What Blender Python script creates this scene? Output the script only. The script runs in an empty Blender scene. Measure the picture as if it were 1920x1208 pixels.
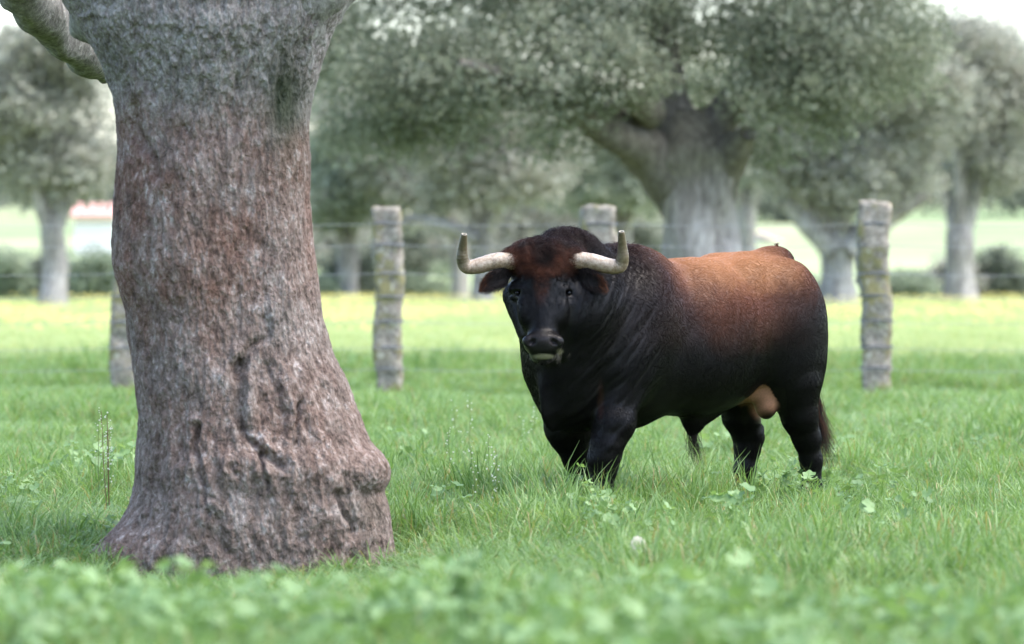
import bpy, bmesh, math, random
import numpy as np
from mathutils import Vector, Matrix
rng = np.random.default_rng(7)
random.seed(7)

# ------------------------------------------------------------------ camera, light, exposure
scene = bpy.context.scene
F = 8711.0            # focal length in pixels of the 1920 px wide frame
CH = 1.3              # camera height
HY = 490.0            # horizon row
cam_d = bpy.data.cameras.new('camera')
cam = bpy.data.objects.new('camera', cam_d)
scene.collection.objects.link(cam)
cam.location = (0, 0, CH)
cam.rotation_euler = (math.radians(90), 0, 0)
cam_d.sensor_width = 36.0
cam_d.lens = F / 1920 * 36.0
cam_d.shift_y = -(604 - HY) / 1920
cam_d.clip_end = 4000
cam_d.dof.use_dof = True
cam_d.dof.focus_distance = 23.05
cam_d.dof.aperture_fstop = 3.0
scene.camera = cam

SUN_ELEV, SUN_AZ = 64.0, 100.0       # azimuth measured from +Y towards +X: high, from the right
world = bpy.data.worlds.new('World'); scene.world = world; world.use_nodes = True
wn = world.node_tree; wn.nodes.clear()
wo = wn.nodes.new('ShaderNodeOutputWorld'); bg = wn.nodes.new('ShaderNodeBackground')
sky = wn.nodes.new('ShaderNodeTexSky'); sky.sky_type = 'NISHITA'; sky.sun_disc = False
sky.sun_elevation = math.radians(SUN_ELEV); sky.sun_rotation = math.radians(SUN_AZ)
sky.air_density = 1.0; sky.dust_density = 2.5; sky.ozone_density = 1.0
bg.inputs['Strength'].default_value = 0.15
wn.links.new(sky.outputs[0], bg.inputs[0]); wn.links.new(bg.outputs[0], wo.inputs[0])
sl = bpy.data.lights.new('sun', 'SUN'); sl.energy = 1.15; sl.angle = math.radians(60); sl.color = (1.0, 0.95, 0.88)
sun = bpy.data.objects.new('sun', sl); scene.collection.objects.link(sun)
_e, _a = math.radians(SUN_ELEV), math.radians(SUN_AZ)
sdir = Vector((math.sin(_a) * math.cos(_e), math.cos(_a) * math.cos(_e), math.sin(_e)))
sun.rotation_euler = sdir.to_track_quat('Z', 'Y').to_euler()
scene.view_settings.view_transform = 'Standard'
scene.view_settings.look = 'None'
scene.view_settings.gamma = 1.0
scene.view_settings.exposure = 2.2
scene.render.engine = 'CYCLES'
scene.cycles.use_denoising = True
scene.cycles.max_bounces = 6
scene.cycles.transparent_max_bounces = 4
scene.cycles.caustics_reflective = False
scene.cycles.caustics_refractive = False

# ------------------------------------------------------------------ helpers
def W(px, py, Y):
    """world point seen at pixel (px, py) at distance Y"""
    return np.array([(px - 960) / F * Y, Y, CH - (py - HY) / F * Y])

def link(o, parent=None):
    scene.collection.objects.link(o)
    if parent is not None: o.parent = parent
    return o

def tag(o, label=None, cat=None, group=None, kind=None):
    if label: o['label'] = label
    if cat: o['category'] = cat
    if group: o['group'] = group
    if kind: o['kind'] = kind
    return o

def empty(name, loc):
    o = bpy.data.objects.new(name, None); o.location = loc; o.empty_display_size = 0.1
    return link(o)

def mesh_obj(name, V, Fc, mat, parent=None, loc=None, smooth=True, colors=None):
    """V in world space; loc = origin of the object. Quads/tris as an int array."""
    V = np.asarray(V, dtype=np.float32)
    me = bpy.data.meshes.new(name)
    Fc = np.asarray(Fc, dtype=np.int32)
    n, k = Fc.shape
    base = np.zeros(3)
    if loc is not None: base = np.asarray(loc, float)
    elif parent is not None: base = np.array(parent.location)
    me.vertices.add(len(V)); me.vertices.foreach_set('co', (V - base).astype(np.float32).ravel())
    me.loops.add(n * k); me.loops.foreach_set('vertex_index', Fc.ravel())
    me.polygons.add(n)
    me.polygons.foreach_set('loop_start', np.arange(0, n * k, k, dtype=np.int32))
    me.polygons.foreach_set('use_smooth', np.full(n, smooth, dtype=bool))
    me.update(calc_edges=True)
    if colors is not None:
        a = me.color_attributes.new('tint', 'FLOAT_COLOR', 'POINT')
        c = np.ones((len(V), 4), np.float32); c[:, :3] = colors
        a.data.foreach_set('color', c.ravel())
    me.materials.append(mat)
    o = bpy.data.objects.new(name, me)
    if parent is None and loc is not None: o.location = loc
    return link(o, parent)

_lat = np.random.default_rng(3).random((64, 64, 64)).astype(np.float32)
def vnoise(P):
    P = np.asarray(P, np.float64)
    i = np.floor(P).astype(np.int64); f = (P - i).astype(np.float32); f = f * f * (3 - 2 * f)
    i0 = i & 63; i1 = (i + 1) & 63
    x0, y0, z0 = i0[..., 0], i0[..., 1], i0[..., 2]; x1, y1, z1 = i1[..., 0], i1[..., 1], i1[..., 2]
    fx, fy, fz = f[..., 0], f[..., 1], f[..., 2]
    a = _lat[x0, y0, z0] * (1 - fx) + _lat[x1, y0, z0] * fx
    b = _lat[x0, y1, z0] * (1 - fx) + _lat[x1, y1, z0] * fx
    c = _lat[x0, y0, z1] * (1 - fx) + _lat[x1, y0, z1] * fx
    d = _lat[x0, y1, z1] * (1 - fx) + _lat[x1, y1, z1] * fx
    return ((a * (1 - fy) + b * fy) * (1 - fz) + (c * (1 - fy) + d * fy) * fz) * 2 - 1
def fbm(P, octs=4, gain=0.5):
    s = 0; a = 1; t = 0
    P = np.asarray(P, np.float64)
    for k in range(octs):
        s = s + a * vnoise(P * 2 ** k + 17.3 * k); t += a; a *= gain
    return s / t
def sstep(a, b, x):
    t = np.clip((x - a) / (b - a), 0, 1); return t * t * (3 - 2 * t)

class NT:
    """small helper to write node materials"""
    def __init__(s, name):
        s.m = bpy.data.materials.new(name); s.m.use_nodes = True
        s.t = s.m.node_tree; s.t.nodes.clear()
        s.out = s.t.nodes.new('ShaderNodeOutputMaterial')
    def n(s, typ, **kw):
        nd = s.t.nodes.new(typ)
        for k, v in kw.items():
            if k.startswith('i_'):
                key = k[2:].replace('_', ' ')
                nd.inputs[int(key) if key.isdigit() else key].default_value = v
            else: setattr(nd, k, v)
        return nd
    def l(s, a, b): s.t.links.new(a, b)
    def ramp(s, fac, stops):
        r = s.n('ShaderNodeValToRGB'); s.l(fac, r.inputs[0])
        e = r.color_ramp.elements
        while len(e) < len(stops): e.new(0.5)
        for k, (p, c) in enumerate(stops):
            e[k].position = p; e[k].color = (*c, 1)
        return r.outputs[0]
    def mix(s, fac, a, b, mode='MIX'):
        m = s.n('ShaderNodeMix', data_type='RGBA', blend_type=mode)
        for v, i in ((fac, 0), (a, 6), (b, 7)):
            if hasattr(v, 'links'): s.l(v, m.inputs[i])
            else: m.inputs[i].default_value = v if i == 0 else (*v, 1)
        return m.outputs[2]
    def noise(s, scale, detail=4, rough=0.6, vec=None, dist=0.0):
        nn = s.n('ShaderNodeTexNoise'); nn.inputs['Scale'].default_value = scale
        nn.inputs['Detail'].default_value = detail; nn.inputs['Roughness'].default_value = rough
        nn.inputs['Distortion'].default_value = dist
        if vec is not None: s.l(vec, nn.inputs['Vector'])
        return nn.outputs['Fac']
    def pos(s, scale=(1, 1, 1)):
        tc = s.n('ShaderNodeTexCoord'); mp = s.n('ShaderNodeMapping'); mp.inputs['Scale'].default_value = scale
        s.l(tc.outputs['Object'], mp.inputs['Vector']); return mp.outputs[0]
    def attr(s, name='tint'):
        a = s.n('ShaderNodeAttribute'); a.attribute_name = name; return a.outputs['Color']
    def bump(s, h, strength=0.5, dist=0.01):
        b = s.n('ShaderNodeBump'); b.inputs['Strength'].default_value = strength; b.inputs['Distance'].default_value = dist
        s.l(h, b.inputs['Height']); return b.outputs[0]
    def principled(s, color, rough=0.6, spec=0.3, normal=None, **kw):
        p = s.n('ShaderNodeBsdfPrincipled')
        for v, key in ((color, 'Base Color'), (rough, 'Roughness'), (spec, 'Specular IOR Level')):
            if hasattr(v, 'links'): s.l(v, p.inputs[key])
            else: p.inputs[key].default_value = (*v, 1) if key == 'Base Color' else v
        for k, v in kw.items(): p.inputs[k.replace('_', ' ')].default_value = v
        if normal is not None: s.l(normal, p.inputs['Normal'])
        return p.outputs[0]
    def leafy(s, color, trans=0.35, rough=0.5, spec=0.3, tcol=None):
        p = s.principled(color, rough, spec)
        t = s.n('ShaderNodeBsdfTranslucent'); 
        c = tcol if tcol is not None else color
        if hasattr(c, 'links'): s.l(c, t.inputs[0])
        else: t.inputs[0].default_value = (*c, 1)
        mx = s.n('ShaderNodeMixShader'); mx.inputs[0].default_value = trans
        s.l(p, mx.inputs[1]); s.l(t.outputs[0], mx.inputs[2]); return mx.outputs[0]
    def done(s, sh): s.l(sh, s.out.inputs['Surface']); return s.m

def tube(path, radii, seg=12, cap=True, flat=1.0):
    """tube along path; returns V, F(quads)"""
    path = np.asarray(path, float); radii = np.asarray(radii, float); n = len(path)
    T = np.gradient(path, axis=0); T /= np.linalg.norm(T, axis=1)[:, None] + 1e-9
    up = np.array([0, 0, 1.0]) if abs(T[0][2]) < 0.9 else np.array([0, 1.0, 0])
    A = np.cross(up, T[0]); A /= np.linalg.norm(A); frames = []
    for k in range(n):
        A = A - T[k] * A.dot(T[k]); A /= np.linalg.norm(A) + 1e-9
        frames.append((A.copy(), np.cross(T[k], A)))
    th = np.linspace(0, 2 * math.pi, seg, endpoint=False)
    V = np.concatenate([path[k] + radii[k] * (np.cos(th)[:, None] * frames[k][0] + flat * np.sin(th)[:, None] * frames[k][1]) for k in range(n)])
    f = []
    for k in range(n - 1):
        for j in range(seg):
            j2 = (j + 1) % seg
            f.append((k * seg + j, k * seg + j2, (k + 1) * seg + j2, (k + 1) * seg + j))
    V = list(V)
    if cap:
        for e, k in ((0, 0), (1, n - 1)):
            c = len(V); V.append(path[k])
            for j in range(0, seg):
                j2 = (j + 1) % seg
                a, b = k * seg + j, k * seg + j2
                f.append((a, c, c, b) if e else (b, c, c, a))
        # degenerate quads are turned into tris below
    return np.array(V), f
def tube_obj(name, path, radii, mat, parent=None, loc=None, seg=12, cap=True, flat=1.0, jitter=0, colors=None):
    V, f = tube(path, radii, seg, cap, flat)
    if jitter:
        V = V + (fbm(V[:, None, :].repeat(3, 1) * 6 + np.array([0, 31, 57])[None, :, None], 3) * jitter).reshape(-1, 3)
    me = bpy.data.meshes.new(name)
    base = np.array(parent.location) if parent is not None else (np.asarray(loc) if loc is not None else np.zeros(3))
    ff = [tuple(dict.fromkeys(q)) for q in f]
    me.from_pydata([tuple(v) for v in (V - base)], [], ff)
    me.polygons.foreach_set('use_smooth', [True] * len(ff)); me.materials.append(mat)
    o = bpy.data.objects.new(name, me)
    if parent is None and loc is not None: o.location = loc
    return link(o, parent)
def spline(pts, n=40):
    """Catmull-Rom through rows of pts (any number of columns)"""
    P = np.asarray(pts, float); P = np.vstack([2 * P[0] - P[1], P, 2 * P[-1] - P[-2]])
    out = []
    m = len(P) - 3
    for t in np.linspace(0, m - 1e-6, n):
        i = int(t); u = t - i; a, b, c, d = P[i:i + 4]
        out.append(0.5 * (2 * b + (c - a) * u + (2 * a - 5 * b + 4 * c - d) * u * u + (3 * b - 3 * c + d - a) * u ** 3))
    return np.array(out)
def curves_obj(name, pts, rad, mat, parent, col=None):
    """pts (n, k, 3) world, rad (n, k)"""
    n, k, _ = pts.shape
    cu = bpy.data.hair_curves.new(name); cu.add_curves([k] * n)
    p = pts - np.array(parent.location)
    cu.attributes['position'].data.foreach_set('vector', p.astype(np.float32).ravel())
    r = cu.attributes.get('radius') or cu.attributes.new('radius', 'FLOAT', 'POINT')
    r.data.foreach_set('value', rad.astype(np.float32).ravel())
    if col is not None:
        a = cu.attributes.new('tint', 'FLOAT_COLOR', 'CURVE')
        c = np.ones((n, 4), np.float32); c[:, :3] = col; a.data.foreach_set('color', c.ravel())
    cu.materials.append(mat)
    o = bpy.data.objects.new(name, cu)
    return link(o, parent)

def gz(x, y):
    """height of the ground"""
    x = np.asarray(x, float); y = np.asarray(y, float)
    P = np.stack([x * 0.6, y * 0.45, np.zeros_like(x) + 3.1], -1)
    z = 0.035 * vnoise(P) * sstep(4, 10, y)
    z = z + (0.235 + 0.05 * vnoise(P * 1.7 + 5) - 0.05 * sstep(0.3, 0.9, x)) * sstep(16.0, 12.2, y)
    z = z - 0.085 * np.exp(-((x + 1.15) / 1.05) ** 4 - ((y - 19.9) / 1.7) ** 4)      # worn hollow round the old trunk
    z = z + 0.03 * np.clip(y - 152, 0, 170) + 0.010 * np.clip(y - 322, 0, 3000)
    z = z + 1.5 * vnoise(np.stack([x * 0.012, y * 0.01, 0 * x + 9.5], -1)) * sstep(180, 400, y)
    return z

# ------------------------------------------------------------------ ground
def build_ground():
    xs = np.concatenate([np.linspace(-1500, -60, 30), np.linspace(-55, -8, 30), np.linspace(-7.6, 7.6, 110), np.linspace(8, 55, 30), np.linspace(60, 1500, 30)])
    ys = np.concatenate([np.linspace(-40, 8, 10), np.linspace(8.5, 50, 260), np.linspace(50.5, 160, 150), np.linspace(163, 500, 80), np.linspace(510, 2500, 30)])
    X, Y = np.meshgrid(xs, ys); Z = gz(X, Y); nx = len(xs)
    V = np.stack([X, Y, Z], -1).reshape(-1, 3)
    i, j = np.meshgrid(np.arange(len(ys) - 1), np.arange(nx - 1), indexing='ij'); a = (i * nx + j).ravel()
    Q = np.stack([a, a + 1, a + nx + 1, a + nx], 1)
    t = NT('meadow_soil')
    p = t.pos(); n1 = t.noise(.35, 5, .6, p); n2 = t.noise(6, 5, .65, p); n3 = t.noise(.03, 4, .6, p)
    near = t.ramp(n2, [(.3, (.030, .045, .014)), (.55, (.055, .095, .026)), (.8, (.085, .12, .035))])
    far = t.ramp(n1, [(.3, (.26, .34, .16)), (.6, (.36, .43, .22)), (.75, (.48, .51, .30))])  # paler far ground, brighter light of the open field put into the colour
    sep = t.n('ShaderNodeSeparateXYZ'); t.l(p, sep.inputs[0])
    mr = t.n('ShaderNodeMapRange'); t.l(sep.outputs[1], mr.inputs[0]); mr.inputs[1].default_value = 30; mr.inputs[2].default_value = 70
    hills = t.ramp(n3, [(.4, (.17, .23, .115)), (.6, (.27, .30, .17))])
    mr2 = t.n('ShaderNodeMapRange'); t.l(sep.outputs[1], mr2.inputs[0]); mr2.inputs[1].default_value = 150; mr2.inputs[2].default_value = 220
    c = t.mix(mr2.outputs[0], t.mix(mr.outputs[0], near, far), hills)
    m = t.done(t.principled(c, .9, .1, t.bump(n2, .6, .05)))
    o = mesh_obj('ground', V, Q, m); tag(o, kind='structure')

# ------------------------------------------------------------------ grass
GRASS_T = None
def grass_mat(name, cols, dry=(.30, .27, .12), drya=.09, rough=.34, spec=.42, trans=.45):
    t = NT(name); oi = t.n('ShaderNodeObjectInfo'); a = t.attr()
    sep = t.n('ShaderNodeSeparateColor'); t.l(a, sep.inputs[0])
    ad = t.n('ShaderNodeMath', operation='ADD'); t.l(oi.outputs['Random'], ad.inputs[0]); t.l(sep.outputs[0], ad.inputs[1])
    hf = t.n('ShaderNodeMath', operation='MULTIPLY'); t.l(ad.outputs[0], hf.inputs[0]); hf.inputs[1].default_value = .5
    c = t.ramp(hf.outputs[0], [(.15, cols[0]), (.5, cols[1]), (.85, cols[2])])
    gt = t.n('ShaderNodeMath', operation='GREATER_THAN'); t.l(sep.outputs[1], gt.inputs[0]); gt.inputs[1].default_value = 1 - drya
    c = t.mix(gt.outputs[0], c, dry)
    tc = t.mix(1.0, c, (1.0, 1.0, .55), 'MULTIPLY')
    return t.done(t.leafy(c, trans, rough, spec, tc))

def clump_mesh(name, n, rad, hmin, hmax, width, mat, seed, segs=4, lean=.5, seedheads=False):
    r = np.random.default_rng(seed); V = []; Fq = []; C = []
    for b in range(n):
        a = r.random() * 6.283; q = rad * math.sqrt(r.random()); bx, by = q * math.cos(a), q * math.sin(a)
        h = hmin + (hmax - hmin) * r.random() ** 1.3; w = width * (.6 + .8 * r.random())
        la = a + r.normal(0, 1.0); ln = lean * (.3 + r.random()) * h; fa = r.random() * 6.283
        bend = r.random() ** 2 * .65 * h
        cr, cg = r.random(), r.random(); i0 = len(V)
        for s in range(segs + 1):
            u = s / segs; ww = w * (1 - u ** 2.2) * .5 + .0002
            cx = bx + math.cos(la) * ln * u ** 2.2; cy = by + math.sin(la) * ln * u ** 2.2; cz = h * (u - .28 * u ** 3 * (ln / h)) - bend * u ** 5
            dx, dy = math.cos(fa + u * .8) * ww, math.sin(fa + u * .8) * ww
            V += [(cx - dx, cy - dy, cz), (cx + dx, cy + dy, cz)]; C += [(cr, cg, u)] * 2
        for s in range(segs): k = i0 + 2 * s; Fq.append((k, k + 1, k + 3, k + 2))
    me = bpy.data.meshes.new(name); me.from_pydata(V, [], Fq); me.polygons.foreach_set('use_smooth', [True] * len(Fq))
    a = me.color_attributes.new('tint', 'FLOAT_COLOR', 'POINT'); c = np.ones((len(V), 4), np.float32); c[:, :3] = C; a.data.foreach_set('color', c.ravel())
    me.materials.append(mat); return me

def leafweed_mesh(name, n, rad, hmin, hmax, lr, mat, seed, lobes=5):
    """round lobed leaves on thin stalks (mallow)"""
    r = np.random.default_rng(seed); V = []; Fq = []; C = []
    for b in range(n):
        a = r.random() * 6.283; q = rad * math.sqrt(r.random()); h = hmin + (hmax - hmin) * r.random(); R_ = lr * (.6 + .7 * r.random())
        top = Vector((q * math.cos(a), q * math.sin(a), h)); foot = Vector((top.x * .35, top.y * .35, 0)); cr, cg = r.random(), r.random()
        i0 = len(V)
        for u in (0, .5, 1):
            p = foot.lerp(top, u); p.z = h * u; V += [(p.x - .0014, p.y, p.z), (p.x + .0014, p.y, p.z)]; C += [(cr, 0, 0)] * 2
        Fq += [(i0, i0 + 1, i0 + 3, i0 + 2), (i0 + 2, i0 + 3, i0 + 5, i0 + 4)]
        nrm = Vector((r.normal(0, .45), r.normal(0, .45) - .25, 1)).normalized(); rot = nrm.to_track_quat('Z', 'Y').to_matrix()
        c0 = len(V); V.append(tuple(top)); C.append((cr, 0, 0)); m = 20; st = r.random() * 6
        for k in range(m):
            th = k / m * 6.0 + .14; rr = R_ * (1 - .16 * (.5 + .5 * math.cos(lobes * th))) ; p = rot @ Vector((rr * math.cos(th + st), rr * math.sin(th + st), R_ * (.28 - .10 * math.cos(lobes * th)))); V.append(tuple(top + p)); C.append((cr, 0, 1))
        for k in range(m - 1): Fq.append((c0, c0 + 1 + k, c0 + 2 + k))
    me = bpy.data.meshes.new(name); me.from_pydata(V, [], Fq); me.polygons.foreach_set('use_smooth', [True] * len(Fq))
    at = me.color_attributes.new('tint', 'FLOAT_COLOR', 'POINT'); c = np.ones((len(V), 4), np.float32); c[:, :3] = C; at.data.foreach_set('color', c.ravel())
    me.materials.append(mat); return me

def scatter(name, P, rot, scl, idx, sources, kind='stuff', label=None, cat=None):
    """one object whose geometry nodes set the sources on its points"""
    me = bpy.data.meshes.new(name); me.vertices.add(len(P)); me.vertices.foreach_set('co', np.asarray(P, np.float32).ravel())
    for nm, ty, val, key in (('rot', 'FLOAT_VECTOR', rot, 'vector'), ('scl', 'FLOAT_VECTOR', scl, 'vector'), ('pick', 'INT', idx, 'value')):
        a = me.attributes.new(nm, ty, 'POINT'); a.data.foreach_set(key, np.asarray(val, np.float32 if ty != 'INT' else np.int32).ravel())
    o = link(bpy.data.objects.new(name, me)); tag(o, label, cat, kind=kind)
    col = bpy.data.collections.new(name + '_sources')      # never linked to the scene
    for k, m in enumerate(sources):
        so = bpy.data.objects.new('%s_%02d' % (m.name, k), m); col.objects.link(so)
    g = bpy.data.node_groups.new(name + '_nodes', 'GeometryNodeTree')
    g.interface.new_socket('Geometry', in_out='INPUT', socket_type='NodeSocketGeometry'); g.interface.new_socket('Geometry', in_out='OUTPUT', socket_type='NodeSocketGeometry')
    N = g.nodes; L = g.links; gi = N.new('NodeGroupInput'); go = N.new('NodeGroupOutput')
    iop = N.new('GeometryNodeInstanceOnPoints'); ci = N.new('GeometryNodeCollectionInfo'); ci.inputs[0].default_value = col; ci.inputs[1].default_value = True; ci.inputs[2].default_value = True
    L.new(gi.outputs[0], iop.inputs['Points']); L.new(ci.outputs[0], iop.inputs['Instance']); iop.inputs['Pick Instance'].default_value = True
    for nm, ty, sock in (('rot', 'FLOAT_VECTOR', 'Rotation'), ('scl', 'FLOAT_VECTOR', 'Scale'), ('pick', 'INT', 'Instance Index')):
        na = N.new('GeometryNodeInputNamedAttribute'); na.data_type = ty; na.inputs[0].default_value = nm; L.new(na.outputs[0], iop.inputs[sock])
    L.new(iop.outputs[0], go.inputs[0]); md = o.modifiers.new('scatter', 'NODES'); md.node_group = g
    return o

def trunk_clear(x, y):
    return ((x - TRX) / .70) ** 2 + ((y - TRY) / .62) ** 2 > 1
TRY = 20.75; TRX = (455 - 960) / F * TRY
def build_grass():
    # fine green blades, near meadow
    gm = grass_mat('grass_blade', [(.092, .175, .048), (.155, .27, .082), (.27, .39, .165)])
    src = [clump_mesh('grass_clump', 50, .10, .09, .28, .0056, gm, s, lean=.95) for s in range(6)]
    src += [clump_mesh('grass_clump', 30, .09, .16, .36, .0078, gm, 20 + s, lean=.4) for s in range(3)]
    def heightmap(x, y):
        px = 960 + F * x / y
        h = .82 + .75 * fbm(np.stack([x * 1.5, y * 1.2, 0 * x], -1), 3)
        # shorter in the hollow in front of the bull, around the old trunk and beyond the fence
        hol = np.exp(-((px - 1130) / 260) ** 2 - ((y - 19.6) / .9) ** 2); h = h * (1 - .55 * hol)
        h = h * (1 - .66 * np.exp(-((y - 18.9) / 1.55) ** 4) * sstep(900, 740, px))
        h = h * (1 + .10 * np.exp(-((y - 22.3) / .8) ** 2) * sstep(850, 1000, px) + .42 * np.exp(-((y - 22.55) / .35) ** 2 - ((px - 1110) / 90) ** 2) + .22 * np.exp(-((y - 23.4) / .35) ** 2) * sstep(1200, 1350, px)) * (1 - .2 * sstep(25, 32, y)) * (1 - .15 * sstep(19.0, 17.0, y))
        h = h * (1 - .65 * np.exp(-((y - 43.6) / 2.0) ** 4) + .75 * np.exp(-((y - 50.5) / 3.0) ** 4)); 
        return np.clip(h, .25, 1.5)
    bands = [(8.2, 10, 170), (10, 14.2, 190), (14.2, 20, 150), (20, 26, 150), (26, 34, 90), (34, 54.5, 55)]
    P = []
    for y0, y1, dens in bands:
        w = .1102 * y1 + 1.3; n = int((y1 - y0) * 2 * w * dens); y = y0 + (y1 - y0) * rng.random(n); x = (rng.random(n) * 2 - 1) * w
        P.append(np.stack([x, y], 1))
    P = np.concatenate(P); x, y = P.T
    tuf = fbm(np.stack([x * 2.2, y * 2.2, 0 * x + 5], -1), 3)
    keep = (rng.random(len(x)) < .72 + .6 * tuf) & trunk_clear(x, y); x, y, tuf = x[keep], y[keep], tuf[keep]
    h = heightmap(x, y) * (.8 + .45 * rng.random(len(x))); z = gz(x, y) - .01
    n = len(x); rot = np.stack([rng.normal(0, .08, n), rng.normal(0, .08, n), rng.random(n) * 6.283], 1)
    wd = .9 + .3 * rng.random(n) + .5 * sstep(26, 45, y); scl = np.stack([wd, wd, h], 1)
    pick = np.where(rng.random(n) < .75, rng.integers(0, 6, n), rng.integers(6, 9, n))
    scatter('meadow_grass', np.stack([x, y, z], 1), rot, scl, pick, src)
    # the far meadow beyond the fence
    fm = grass_mat('far_grass_blade', [(.26, .35, .16), (.38, .46, .24), (.52, .57, .36)], drya=.12, dry=(.42, .38, .17), rough=.5)  # same grass as near, paled: the open field's stronger light is in the colour
    src = [clump_mesh('far_grass_clump', 60, .28, .08, .24, .013, fm, 50 + s, segs=2, lean=.5) for s in range(4)]
    n = 26000; y = 53 + 103 * rng.random(n) ** 1.25; x = (rng.random(n) * 2 - 1) * (.1102 * y + 3)
    h = (.75 + .4 * fbm(np.stack([x * .5, y * .3, 0 * x], -1), 3)) * (1 + .5 * np.exp(-((y - 49.5) / 2.5) ** 2)); z = gz(x, y) - .01
    rot = np.stack([0 * x, 0 * x, rng.random(n) * 6.283], 1); wd = .8 + .5 * rng.random(n) + .8 * sstep(60, 120, y)
    scatter('far_meadow_grass', np.stack([x, y, z], 1), rot, np.stack([wd, wd, h], 1), rng.integers(0, 4, n), src)
    # yellow flowers in the far meadow
    t = NT('yellow_petal'); ym = t.done(t.leafy((.72, .66, .22), .4, .6, .2))
    V, Q = [], []
    n = 17000; y = 72 + 82 * rng.random(n) ** .6; x = (rng.random(n) * 2 - 1) * (.1102 * y + 3); patch = fbm(np.stack([x * .25, y * .06, 0 * x + 8], -1), 3); k = (patch > -.05 + .25 * (rng.random(n) - .5)) & (rng.random(n) < 1 - .5 * sstep(-.5, .3, x / y / .11)); x, y = x[k], y[k]
    z = gz(x, y) + .20 + .10 * rng.random(len(x)); r = .022
    V = np.stack([np.stack([x + dx * r, y + dy * r, z + dz * r], 1) for dx, dy, dz in ((-1, -.6, 0), (1, -.6, 0), (1, .6, .8), (-1, .6, .8))], 1).reshape(-1, 3)
    o = mesh_obj('yellow_flowers', V, np.arange(len(V)).reshape(-1, 4), ym, smooth=False); tag(o, kind='stuff')
    # broad leaved ground cover: a band in the blurred foreground, scattered elsewhere
    lm = grass_mat('mallow_leaf', [(.12, .21, .085), (.17, .28, .115), (.24, .36, .16)], drya=0, rough=.5, spec=.35, trans=.4)
    src = [leafweed_mesh('ground_cover_leaves', 22, .12, .05, .19, .024, lm, 70 + s) for s in range(4)]
    n = 170; y = 8.8 + 4.6 * rng.random(n); x = (rng.random(n) * 2 - 1) * (.1102 * y + .8); patch = fbm(np.stack([x * 1.3, y * 1.3, 0 * x + 2], -1), 3)
    k = (patch > -.15) & trunk_clear(x, y); x, y = x[k], y[k]
    n2 = 70; y2 = 20 + 14 * rng.random(n2); x2 = (rng.random(n2) * 2 - 1) * (.1102 * y2 + .6); x = np.concatenate([x, x2]); y = np.concatenate([y, y2]); k = trunk_clear(x, y); x, y = x[k], y[k]; n = len(x)
    scatter('broadleaf_ground_cover', np.stack([x, y, gz(x, y)], 1), np.stack([0 * x, 0 * x, rng.random(n) * 6.28], 1), np.stack([.9 + .5 * rng.random(n)] * 2 + [.9 + .45 * rng.random(n)], 1), rng.integers(0, 4, n), src)

    # single plants one can point at
    def plant(px, Y, nleaf, rad, h0, h1, lr, seed, label, zoff=0):
        x = (px - 960) / F * Y; m = leafweed_mesh('leaves', nleaf, rad, h0, h1, lr, lm, seed)
        o = bpy.data.objects.new('mallow_plant', m); o.location = (x, Y, float(gz(x, Y)) + zoff); link(o)
        tag(o, label, 'plant', 'mallow plants in the grass'); return o
    plant(885, 11.3, 16, .06, .20, .31, .024, 301, 'pale blurred mallow tuft just right of the old trunk foot, tallest in the front')
    plant(938, 11.3, 14, .06, .16, .26, .022, 302, 'low pale mallow beside the taller tuft right of the trunk foot')
    plant(312, 11.0, 20, .09, .12, .24, .024, 303, 'spreading pale mallow in front of the thick trunk base')
    plant(1160, 11.0, 14, .06, .10, .22, .024, 304, 'blurred mallow beside the small pale stone at the front')
    plant(1262, 11.2, 14, .07, .12, .23, .022, 305, 'blurred mallow right of the pale stone at the front')
    plant(1095, 22.6, 5, .04, .20, .34, .030, 306, 'single mallow sprig with raised leaves between the front hooves')
    plant(1105, 22.0, 12, .10, .14, .24, .034, 307, 'mallow clump in the grass below the front hooves')
    plant(1460, 23.2, 10, .09, .20, .30, .032, 308, 'mallow clump between the hind hooves')
    plant(1517, 23.1, 7, .05, .16, .26, .034, 309, 'silvery mallow in front of the rear hoof by the tail')
    plant(1385, 20.4, 12, .10, .18, .30, .034, 310, 'mallow clump in the tall grass right of the hollow')
    plant(1500, 10.8, 14, .07, .12, .24, .024, 311, 'blurred mallow in the front grass below the bull hind legs')
    plant(195, 25.0, 12, .10, .22, .34, .034, 312, 'broad leaved mallow at the left edge behind the trunk')
    # tall thin flower stalks
    t = NT('stalk'); sm = t.done(t.leafy((.16, .22, .08), .25, .6, .2)); t = NT('white_floret'); fm2 = t.done(t.leafy((.62, .64, .52), .3, .7, .1))
    t = NT('red_stalk'); rm = t.done(t.leafy((.15, .07, .05), .15, .6, .2))
    def stalk(px, Y, H, nb, seed, label, name='wildflower', mat=sm):
        r = np.random.default_rng(seed); x = (px - 960) / F * Y; root = empty(name, (x, Y, float(gz(x, Y)))); b = np.array(root.location)
        tag(root, label, 'wildflower'); V, Q, V2, Q2 = [], [], [], []
        def strip(p, q, w):
            i = len(V); d = np.array([w, 0, 0]); V.extend([p - d, p + d, q + d * .6, q - d * .6]); Q.append((i, i + 1, i + 2, i + 3))
            i = len(V); d = np.array([0, w, 0]); V.extend([p - d, p + d, q + d * .6, q - d * .6]); Q.append((i, i + 1, i + 2, i + 3))
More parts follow.
